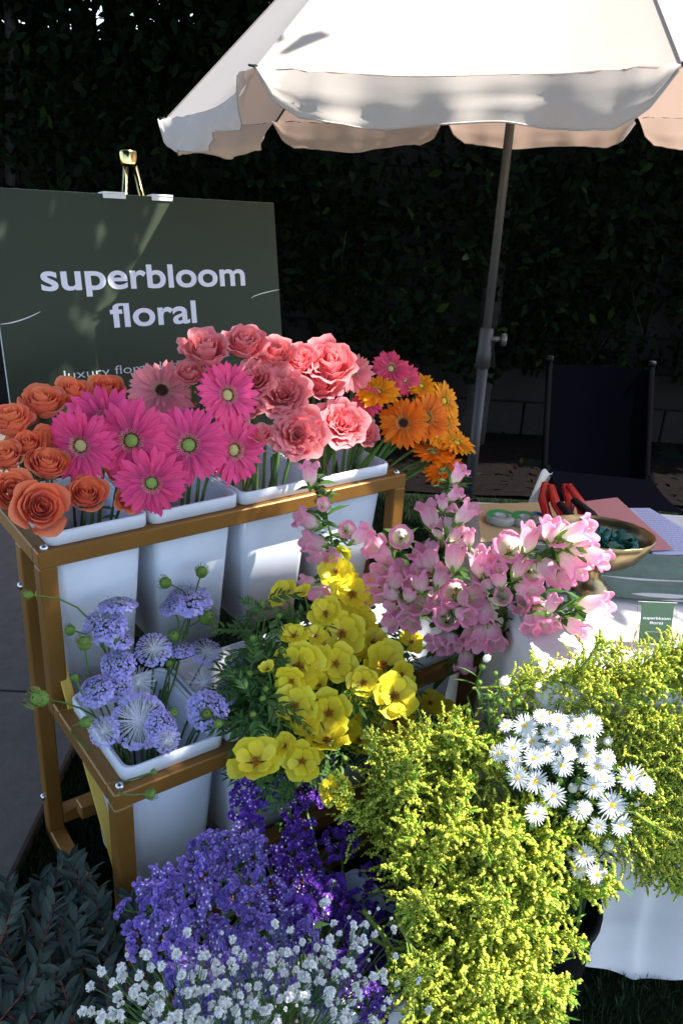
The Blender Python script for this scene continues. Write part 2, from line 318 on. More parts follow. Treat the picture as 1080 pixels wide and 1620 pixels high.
GERB = [
    [[-0.4956, 1.5176, 0.9512], [-0.186, -0.97, 0.159], 0.0736, [-0.501, 1.5261, 0.6], 'magenta gerbera facing left, leftmost of the gerberas', 0],
    [[-0.4726, 1.5978, 0.9734], [0.136, -0.791, 0.597], 0.0791, [-0.5001, 1.5769, 0.6], 'magenta gerbera with its petals spread behind the green centred one', 0],
    [[-0.4102, 1.5573, 0.953], [0.144, -0.936, 0.32], 0.0801, [-0.3624, 1.6311, 0.6], 'magenta gerbera with green centre in the middle of the left cluster', 1],
    [[-0.3053, 1.5866, 0.9404], [0.175, -0.911, 0.374], 0.0792, [-0.3439, 1.6452, 0.6], 'largest magenta gerbera facing straight forward with pale green centre', 1],
    [[-0.2453, 1.6948, 1.0146], [0.582, -0.707, 0.401], 0.0722, [-0.3146, 1.6674, 0.6], 'magenta gerbera turned to the right below the sign edge', 0],
    [[-0.2279, 1.6641, 0.9077], [0.698, -0.69, 0.19], 0.0754, [-0.3146, 1.6674, 0.6], 'magenta gerbera seen half from the side next to the bare stems', 0],
    [[-0.3671, 1.5272, 0.88], [0.234, -0.972, 0.039], 0.0705, [-0.3624, 1.6311, 0.6], 'lowest magenta gerbera hanging over the bin rims', 1],
    [[-0.3841, 1.7151, 1.0102], [0.248, -0.701, 0.668], 0.0782, [-0.3852, 1.7143, 0.6], 'light pink gerbera with a dark brown centre under the sign text', 2],
    [[0.0063, 1.9483, 1.0118], [-0.098, -0.855, 0.509], 0.0526, [-0.01, 1.9359, 0.6], 'light pink gerbera behind the garden roses and above the yellow orange one', 3],
    [[0.0978, 2.0176, 1.0105], [0.23, -0.797, 0.558], 0.0513, [-0.01, 1.9359, 0.6], 'hot pink gerbera at the very back on the right', 4],
    [[0.134, 2.0325, 0.9825], [0.458, -0.839, 0.293], 0.0458, [-0.0039, 1.928, 0.6], 'hot pink gerbera facing right behind the orange ones', 4],
    [[0.047, 1.9352, 0.9484], [0.073, -0.994, 0.08], 0.0412, [0.0081, 1.912, 0.6], 'hot pink gerbera almost hidden under the yellow orange gerbera', 4],
    [[0.0674, 1.9381, 0.9731], [-0.016, -0.455, 0.89], 0.0586, [0.0081, 1.912, 0.6], 'yellow orange gerbera lying nearly flat with a yellow centre', 5],
    [[0.1343, 1.9512, 0.898], [-0.115, -0.949, 0.294], 0.0659, [0.0081, 1.912, 0.6], 'orange gerbera with a dark brown centre facing forward', 6],
    [[0.1916, 2.0009, 0.8987], [0.326, -0.879, 0.347], 0.0643, [0.0081, 1.912, 0.6], 'orange gerbera with a greenish centre overlapping the dark centred one', 7],
    [[0.1761, 2.0456, 0.9659], [0.171, -0.554, 0.815], 0.0431, [0.0051, 1.916, 0.6], 'small golden orange gerbera at the top of the orange group', 5],
    [[0.2368, 2.0603, 0.9271], [0.597, -0.699, 0.393], 0.0531, [0.0081, 1.912, 0.6], 'golden orange gerbera seen from its side at the right edge of the group', 5],
    [[0.2473, 2.0494, 0.8757], [0.657, -0.728, 0.195], 0.0502, [0.0081, 1.912, 0.6], 'orange gerbera side on, just below the golden one', 5],
    [[0.2137, 1.9863, 0.816], [0.076, -0.162, 0.984], 0.0587, [0.0081, 1.912, 0.6], 'flat orange gerbera seen edge on below the group', 8],
    [[0.2747, 2.0263, 0.8323], [0.314, -0.27, 0.91], 0.0595, [0.0081, 1.912, 0.6], 'orange gerbera at far right with its petals pointing up', 5],
    [[0.2429, 1.9896, 0.7737], [0.31, -0.832, -0.46], 0.0561, [0.0081, 1.912, 0.6], 'lowest orange gerbera, drooping to the left and showing its back', 8],
    [[0.2216, 2.0111, 0.8505], [0.503, -0.602, 0.62], 0.0372, [0.0081, 1.912, 0.6], 'orange gerbera hidden between the upright and the flat ones', 5],
]
LACE = [
    [[-0.4175, 1.4317, 0.6611], [-0.041, 0.139, 0.989], 0.0388, [-0.3873, 1.3864, 0.27], 'thin lace flower seen edge on in front of the first white bin', 0],
    [[-0.4315, 1.3862, 0.6424], [0.018, -0.307, 0.951], 0.0428, [-0.4058, 1.3724, 0.27], 'domed lavender lace flower in front of the first white bin', 0],
    [[-0.4055, 1.3819, 0.6164], [0.221, -0.083, 0.972], 0.0286, [-0.3971, 1.379, 0.27], 'small lavender lace flower tucked right of the dome', 0],
    [[-0.299, 1.5303, 0.6249], [0.052, -0.266, 0.963], 0.0465, [-0.3673, 1.4016, 0.27], 'highest lavender lace flower in front of the second bin', 0],
    [[-0.3287, 1.499, 0.6288], [-0.329, -0.323, 0.887], 0.0279, [-0.3673, 1.4016, 0.27], 'lavender lace flower behind and left of the highest one', 0],
    [[-0.347, 1.4088, 0.5808], [0.14, -0.569, 0.811], 0.0354, [-0.3633, 1.3964, 0.27], 'lavender lace flower with pale spokes at the left of the upper row', 1],
    [[-0.3026, 1.4425, 0.5624], [0.078, -0.074, 0.994], 0.0275, [-0.3633, 1.3964, 0.27], 'flat lavender lace flower in the middle of the upper row', 0],
    [[-0.2566, 1.473, 0.5401], [0.206, -0.285, 0.936], 0.0345, [-0.3612, 1.3936, 0.27], 'lavender lace flower with curly brown stamens by the bin rim', 1],
    [[-0.3982, 1.3438, 0.5856], [0.057, -0.507, 0.86], 0.0329, [-0.3888, 1.3509, 0.27], 'lavender lace flower right above the rim of the shaded bin', 0],
    [[-0.4212, 1.2805, 0.5694], [-0.101, -0.523, 0.846], 0.0319, [-0.3765, 1.3144, 0.27], 'lavender lace flower hanging over the left rim of the bin', 0],
    [[-0.3933, 1.3115, 0.562], [0.18, -0.601, 0.778], 0.0302, [-0.3789, 1.3224, 0.27], 'lavender lace flower pressed between the rim one and the straw one', 0],
    [[-0.3611, 1.3402, 0.5499], [0.182, -0.674, 0.716], 0.0332, [-0.3604, 1.3408, 0.27], 'spidery straw coloured spent lace flower', 2],
    [[-0.246, 1.3805, 0.53], [0.134, -0.75, 0.648], 0.0341, [-0.3129, 1.3298, 0.27], 'spidery white lilac lace flower in front of the bin side', 2],
    [[-0.3389, 1.2539, 0.53], [0.201, -0.744, 0.638], 0.0498, [-0.3362, 1.2746, 0.27], 'biggest lace flower with white spokes facing forward', 3],
    [[-0.3915, 1.2186, 0.53], [-0.159, -0.699, 0.697], 0.0277, [-0.3426, 1.2697, 0.27], 'small lace flower left of the biggest one', 1],
    [[-0.2977, 1.2414, 0.53], [0.567, -0.475, 0.673], 0.0315, [-0.3241, 1.2837, 0.27], 'lace flower overlapped by the biggest one on its right', 0],
    [[-0.2247, 1.2964, 0.53], [0.286, -0.549, 0.785], 0.0395, [-0.2948, 1.306, 0.27], 'lavender lace flower at the right end of the shaded bin', 0],
    [[-0.2805, 1.2077, 0.53], [0.462, -0.724, 0.512], 0.0242, [-0.3273, 1.2814, 0.27], 'small lace flower with pale spokes low on the right of the biggest one', 1],
    [[-0.1689, 1.427, 0.53], [0.035, -0.296, 0.955], 0.0387, [-0.1692, 1.4268, 0.27], 'round lavender lace flower alone beside the yellow ranunculus', 0],
    [[-0.1924, 1.3466, 0.53], [-0.106, -0.552, 0.827], 0.0191, [-0.1812, 1.3921, 0.27], 'faded little lace flower below the round one by the ranunculus', 1],
]
BUDS = [
    [[-0.5482, 1.3324, 0.7307], [-0.599, -0.716, 0.357], 0.0113, [-0.4151, 1.3654, 0.27], 'green lace flower bud reaching left across the gold rack posts', 0],
    [[-0.4763, 1.3258, 0.6664], [-0.383, -0.76, 0.526], 0.0137, [-0.4151, 1.3654, 0.27], 'plump green lace flower bud against the front post', 0],
    [[-0.4506, 1.3224, 0.6422], [0.075, -0.22, 0.973], 0.0172, [-0.4073, 1.3552, 0.27], 'pinkish brown lace flower bud by the first white bin', 1],
    [[-0.4064, 1.3656, 0.6305], [0.067, -0.225, 0.972], 0.0118, [-0.3991, 1.3712, 0.27], 'green lace flower bud in front of the lavender dome', 0],
    [[-0.3423, 1.5092, 0.6742], [-0.561, -0.653, 0.509], 0.0164, [-0.3673, 1.4016, 0.27], 'ribbed green lace flower bud upper left of the highest lace flower', 0],
    [[-0.2814, 1.5739, 0.6688], [0.256, -0.254, 0.933], 0.017, [-0.3673, 1.4016, 0.27], 'topmost green lace flower bud with hairy tips', 0],
    [[-0.2622, 1.5099, 0.5991], [0.747, -0.326, 0.579], 0.0206, [-0.3673, 1.4016, 0.27], 'pale fringed lace flower bud right of the highest lace flower', 1],
    [[-0.3135, 1.4383, 0.5948], [0.112, -0.516, 0.849], 0.0161, [-0.3653, 1.399, 0.27], 'green fuzzy lace flower bud in the middle of the bunch', 0],
    [[-0.4905, 1.1972, 0.6091], [-0.469, -0.681, 0.563], 0.0203, [-0.3616, 1.2949, 0.27], 'fuzzy pinkish lace flower bud reaching left past the rack', 1],
    [[-0.2844, 1.2764, 0.535], [0.579, -0.551, 0.601], 0.0126, [-0.3089, 1.2952, 0.27], 'smooth green lace flower bud right of the biggest lace flower', 0],
    [[-0.4203, 1.2089, 0.5556], [0.796, -0.388, 0.464], 0.0142, [-0.3426, 1.2697, 0.27], 'green lace flower bud on the left rim of the shaded bin', 0],
    [[-0.1982, 1.253, 0.535], [0.404, -0.897, 0.179], 0.0113, [-0.2948, 1.306, 0.27], 'green lace flower bud at the right front corner of the shaded bin', 0],
    [[-0.2769, 1.0666, 0.535], [0.818, -0.337, 0.466], 0.012, [-0.3426, 1.2697, 0.27], 'round green lace flower bud hanging over the gold rail', 0],
    [[-0.2831, 1.1167, 0.535], [0.788, -0.261, 0.557], 0.0073, [-0.3426, 1.2697, 0.27], 'tiny green lace flower bud above the gold rail', 0],
    [[-0.4515, 1.2617, 0.6086], [-0.13, -0.251, 0.959], 0.01, [-0.3784, 1.317, 0.27], 'small green lace flower bud left above the shaded bin', 0],
    [[-0.3133, 1.3915, 0.5628], [0.045, -0.198, 0.979], 0.0097, [-0.3427, 1.3692, 0.27], 'small green lace flower bud behind the flat lace flower', 0],
    [[-0.2228, 1.2784, 0.535], [0.115, -0.66, 0.743], 0.0138, [-0.2948, 1.306, 0.27], 'brownish lace flower bud in front of the right end flower', 1],
]
RAN = [
    [[0.0068, 1.6601, 0.6812], [-0.003, -0.793, 0.61], 0.0218, [-0.0324, 1.6303, 0.27], 'small half open yellow ranunculus, fourth from left in the top row'],
    [[-0.0047, 1.5993, 0.6751], [-0.28, -0.751, 0.598], 0.0318, [-0.0154, 1.5912, 0.27], 'open yellow ranunculus, third from left in the top row'],
    [[0.0325, 1.587, 0.63], [0.174, -0.693, 0.7], 0.0452, [0.0121, 1.5716, 0.27], 'large open yellow ranunculus, sixth from left in the top row'],
    [[-0.1066, 1.5067, 0.6651], [-0.49, -0.316, 0.812], 0.0278, [-0.1614, 1.4652, 0.27], 'yellow ranunculus seen from the side, leftmost in the top row'],
    [[-0.0638, 1.5118, 0.6622], [-0.322, -0.274, 0.906], 0.019, [-0.1482, 1.4479, 0.27], 'small half open yellow ranunculus, second from left in the top row'],
    [[0.0155, 1.5035, 0.5827], [-0.107, -0.793, 0.6], 0.045, [0.0001, 1.5295, 0.27], 'large open yellow ranunculus, fourth from left in the second row'],
    [[0.0539, 1.5723, 0.5635], [0.341, -0.703, 0.624], 0.0361, [0.027, 1.5519, 0.27], 'open yellow ranunculus, fifth from left in the second row'],
    [[-0.0779, 1.4293, 0.6175], [-0.057, -0.187, 0.981], 0.0257, [-0.1334, 1.4283, 0.27], 'yellow ranunculus seen from the side, leftmost in the second row'],
    [[-0.0371, 1.4602, 0.6013], [0.154, -0.276, 0.949], 0.0225, [-0.1334, 1.4283, 0.27], 'yellow ranunculus seen from the side, second from left in the second row'],
    [[-0.0659, 1.4073, 0.5604], [-0.112, -0.77, 0.628], 0.0466, [-0.1334, 1.4283, 0.27], 'large open yellow ranunculus, third from left in the third row'],
    [[-0.0753, 1.3504, 0.5667], [-0.216, -0.953, 0.214], 0.0285, [-0.1433, 1.4208, 0.27], 'open yellow ranunculus, second from left in the third row'],
    [[0.006, 1.4435, 0.5502], [0.192, -0.762, 0.618], 0.0364, [-0.0198, 1.5144, 0.27], 'open yellow ranunculus, fifth from left in the third row'],
    [[-0.0652, 1.325, 0.53], [0.04, -0.806, 0.59], 0.0354, [-0.1468, 1.4182, 0.27], 'open yellow ranunculus, leftmost in the fourth row'],
    [[-0.002, 1.3498, 0.5003], [0.001, -0.804, 0.595], 0.041, [-0.0198, 1.5144, 0.27], 'large open yellow ranunculus, third from left in the fourth row'],
    [[0.0507, 1.3999, 0.4805], [0.647, -0.579, 0.496], 0.0374, [-0.0165, 1.5169, 0.27], 'open yellow ranunculus, fourth from left in the fourth row'],
    [[0.1025, 1.4772, 0.53], [0.395, -0.669, 0.63], 0.0462, [0.0256, 1.5488, 0.27], 'large open yellow ranunculus, seventh from left in the third row'],
    [[0.1386, 1.4493, 0.53], [0.21, -0.821, 0.531], 0.0253, [0.028, 1.5506, 0.27], 'open yellow ranunculus, rightmost in the third row'],
    [[0.1221, 1.3751, 0.53], [0.041, -0.622, 0.782], 0.0413, [0.0036, 1.5321, 0.27], 'large open yellow ranunculus, seventh from left in the fourth row'],
    [[0.1377, 1.464, 0.4016], [0.039, -0.599, 0.8], 0.042, [0.028, 1.5506, 0.27], 'open yellow ranunculus, seventh from left in the fifth row'],
    [[0.1641, 1.5752, 0.53], [0.201, -0.471, 0.859], 0.0256, [0.028, 1.5506, 0.27], 'open yellow ranunculus, rightmost in the second row'],
    [[0.0896, 1.5495, 0.5456], [-0.013, -0.232, 0.973], 0.0212, [0.028, 1.5506, 0.27], 'small half open yellow ranunculus, seventh from left in the second row'],
    [[0.0668, 1.4181, 0.4422], [0.413, -0.737, 0.534], 0.0254, [-0.005, 1.5256, 0.27], 'open yellow ranunculus, fourth from left in the fifth row'],
    [[-0.0026, 1.3011, 0.4748], [-0.0, 0.012, 1.0], 0.0401, [-0.0198, 1.5144, 0.27], 'yellow ranunculus seen from the side, sixth from left in the bottom row'],
    [[-0.0444, 1.2324, 0.4799], [-0.069, -0.829, 0.555], 0.0328, [-0.1657, 1.4039, 0.27], 'open yellow ranunculus, fourth from left in the bottom row'],
    [[-0.0363, 1.2793, 0.4622], [0.258, -0.324, 0.91], 0.0281, [-0.149, 1.4165, 0.27], 'open yellow ranunculus, fifth from left in the bottom row'],
    [[0.0188, 1.2264, 0.4209], [0.039, -0.717, 0.696], 0.0286, [-0.0198, 1.5144, 0.27], 'open yellow ranunculus, seventh from left in the bottom row'],
    [[-0.1211, 1.1742, 0.5224], [-0.133, -0.215, 0.967], 0.041, [-0.1812, 1.3921, 0.27], 'large open yellow ranunculus, leftmost in the bottom row'],
    [[-0.1062, 1.2331, 0.503], [0.079, -0.1, 0.992], 0.027, [-0.1812, 1.3921, 0.27], 'yellow ranunculus seen from the side, second from left in the bottom row'],
    [[0.2129, 1.5307, 0.4076], [0.11, -0.485, 0.868], 0.0271, [0.028, 1.5506, 0.27], 'open yellow ranunculus, rightmost in the fourth row'],
    [[0.2509, 1.5348, 0.371], [0.174, -0.688, 0.705], 0.0301, [0.028, 1.5506, 0.27], 'open yellow ranunculus, rightmost in the fifth row'],
    [[0.0401, 1.5888, 0.5899], [0.157, -0.486, 0.86], 0.0322, [0.0141, 1.569, 0.27], 'open yellow ranunculus, rightmost in the top row'],
    [[-0.1186, 1.3378, 0.5975], [-0.201, -0.311, 0.929], 0.0164, [-0.1634, 1.4055, 0.27], 'small half open yellow ranunculus, leftmost in the third row'],
    [[-0.0436, 1.2947, 0.5085], [0.006, -0.184, 0.983], 0.0233, [-0.1473, 1.4177, 0.27], 'yellow ranunculus seen from the side, leftmost in the fifth row'],
    [[0.0606, 1.3741, 0.4217], [0.069, -0.651, 0.756], 0.0274, [-0.0198, 1.5144, 0.27], 'open yellow ranunculus, rightmost in the bottom row'],
    [[0.1004, 1.3915, 0.4278], [0.058, -0.44, 0.896], 0.0251, [0.0001, 1.5295, 0.27], 'open yellow ranunculus, sixth from left in the fifth row'],
    [[0.0147, 1.6016, 0.6587], [0.275, -0.748, 0.604], 0.0266, [-0.0014, 1.5894, 0.27], 'open yellow ranunculus, fifth from left in the top row'],
    [[-0.0235, 1.3941, 0.53], [-0.156, -0.343, 0.926], 0.0221, [-0.0198, 1.5144, 0.27], 'open yellow ranunculus, second from left in the fourth row'],
    [[-0.033, 1.4252, 0.5742], [0.11, -0.641, 0.759], 0.0296, [-0.0198, 1.5144, 0.27], 'open yellow ranunculus, fourth from left in the third row'],
    [[0.0815, 1.54, 0.5464], [0.238, -0.586, 0.775], 0.0291, [0.028, 1.5506, 0.27], 'open yellow ranunculus, sixth from left in the second row'],
    [[0.0626, 1.4133, 0.53], [-0.128, -0.69, 0.713], 0.0298, [-0.0081, 1.5233, 0.27], 'open yellow ranunculus, fifth from left in the fourth row'],
    [[-0.0372, 1.3209, 0.5164], [-0.247, -0.442, 0.862], 0.026, [-0.1373, 1.4253, 0.27], 'open yellow ranunculus, second from left in the fifth row'],
    [[0.099, 1.441, 0.46], [0.146, -0.539, 0.83], 0.0307, [0.0138, 1.5399, 0.27], 'open yellow ranunculus, sixth from left in the fourth row'],
    [[0.0303, 1.3748, 0.4511], [-0.013, -0.587, 0.809], 0.0322, [-0.0198, 1.5144, 0.27], 'open yellow ranunculus, third from left in the fifth row'],
    [[0.0869, 1.3926, 0.4414], [0.326, -0.638, 0.697], 0.0275, [-0.0048, 1.5258, 0.27], 'open yellow ranunculus, fifth from left in the fifth row'],
    [[-0.0202, 1.5135, 0.6233], [-0.174, -0.609, 0.774], 0.0307, [-0.0107, 1.5213, 0.27], 'open yellow ranunculus, third from left in the second row'],
    [[0.0427, 1.5189, 0.534], [0.071, -0.385, 0.92], 0.0288, [0.0149, 1.5407, 0.27], 'open yellow ranunculus, sixth from left in the third row'],
    [[-0.0771, 1.2345, 0.5095], [-0.399, -0.538, 0.742], 0.0225, [-0.1775, 1.3949, 0.27], 'open yellow ranunculus, third from left in the bottom row'],
]
RANFOL = [
    [[-0.1535, 1.3926, 0.6294], [-0.1609, 1.4074, 0.27]],
    [[-0.1221, 1.4388, 0.6315], [-0.1366, 1.4279, 0.27]],
    [[-0.1002, 1.4105, 0.5935], [-0.1355, 1.4267, 0.27]],
    [[-0.0928, 1.2814, 0.5138], [-0.1699, 1.4006, 0.27]],
    [[-0.1381, 1.2696, 0.5475], [-0.1812, 1.3921, 0.27]],
    [[-0.1472, 1.2963, 0.5688], [-0.1812, 1.3921, 0.27]],
    [[-0.1252, 1.3074, 0.5555], [-0.1747, 1.397, 0.27]],
    [[-0.0245, 1.3332, 0.479], [-0.0198, 1.5144, 0.27]],
    [[0.0196, 1.438, 0.51], [-0.0173, 1.5163, 0.27]],
    [[0.0765, 1.4437, 0.51], [0.006, 1.534, 0.27]],
    [[0.0937, 1.3418, 0.51], [-0.0168, 1.5167, 0.27]],
    [[0.0444, 1.4853, 0.51], [0.0058, 1.5338, 0.27]],
    [[-0.0337, 1.5339, 0.618], [-0.0244, 1.541, 0.27]],
    [[0.0801, 1.6258, 0.5807], [0.0108, 1.5733, 0.27]],
    [[-0.0858, 1.2138, 0.477], [-0.1812, 1.3921, 0.27]],
    [[-0.051, 1.2121, 0.4456], [-0.174, 1.3975, 0.27]],
    [[0.0039, 1.2817, 0.4265], [-0.0198, 1.5144, 0.27]],
    [[0.0331, 1.3208, 0.4186], [-0.0198, 1.5144, 0.27]],
    [[-0.046, 1.2944, 0.4784], [-0.1483, 1.417, 0.27]],
    [[0.1502, 1.5313, 0.51], [0.028, 1.5506, 0.27]],
    [[0.1814, 1.4993, 0.51], [0.028, 1.5506, 0.27]],
    [[0.1793, 1.4989, 0.383], [0.028, 1.5506, 0.27]],
    [[0.2318, 1.5163, 0.3404], [0.028, 1.5506, 0.27]],
    [[-0.1048, 1.2836, 0.5254], [-0.1739, 1.3976, 0.27]],
    [[-0.0742, 1.2731, 0.4932], [-0.1652, 1.4042, 0.27]],
    [[-0.1354, 1.4456, 0.6479], [-0.1478, 1.4362, 0.27]],
    [[0.0433, 1.5081, 0.5256], [0.012, 1.5385, 0.27]],
    [[-0.0753, 1.4799, 0.6174], [-0.137, 1.4331, 0.27]],
    [[-0.0155, 1.3714, 0.51], [-0.0198, 1.5144, 0.27]],
    [[0.0838, 1.5444, 0.5127], [0.028, 1.5506, 0.27]],
    [[0.0958, 1.604, 0.5473], [0.027, 1.5519, 0.27]],
    [[0.1583, 1.4301, 0.51], [0.028, 1.5506, 0.27]],
    [[-0.1442, 1.366, 0.605], [-0.1651, 1.4043, 0.27]],
    [[-0.1215, 1.327, 0.5629], [-0.1677, 1.4023, 0.27]],
    [[-0.1518, 1.3321, 0.5921], [-0.1777, 1.3947, 0.27]],
    [[-0.114, 1.3664, 0.5787], [-0.1534, 1.4131, 0.27]],
    [[-0.1275, 1.2776, 0.5423], [-0.1812, 1.3921, 0.27]],
    [[-0.1131, 1.3053, 0.5438], [-0.1707, 1.4, 0.27]],
    [[-0.0977, 1.3282, 0.5425], [-0.1582, 1.4095, 0.27]],
    [[-0.0838, 1.3107, 0.5207], [-0.158, 1.4096, 0.27]],
    [[-0.1436, 1.4619, 0.6663], [-0.157, 1.4517, 0.27]],
    [[-0.1122, 1.4632, 0.6392], [-0.1424, 1.4403, 0.27]],
    [[-0.087, 1.4037, 0.5773], [-0.1334, 1.4283, 0.27]],
    [[-0.1355, 1.2491, 0.5355], [-0.1812, 1.3921, 0.27]],
    [[-0.0221, 1.3013, 0.4601], [-0.0198, 1.5144, 0.27]],
    [[0.0247, 1.3592, 0.4475], [-0.0198, 1.5144, 0.27]],
    [[-0.065, 1.3699, 0.5368], [-0.1338, 1.428, 0.27]],
    [[-0.0285, 1.3863, 0.5131], [-0.0198, 1.5144, 0.27]],
    [[0.0259, 1.4387, 0.51], [-0.0147, 1.5183, 0.27]],
    [[0.0704, 1.488, 0.51], [0.0165, 1.5419, 0.27]],
    [[0.096, 1.4678, 0.51], [0.0204, 1.5449, 0.27]],
    [[0.1806, 1.5963, 0.51], [0.028, 1.5506, 0.27]],
    [[0.1419, 1.3463, 0.51], [0.0028, 1.5316, 0.27]],
]
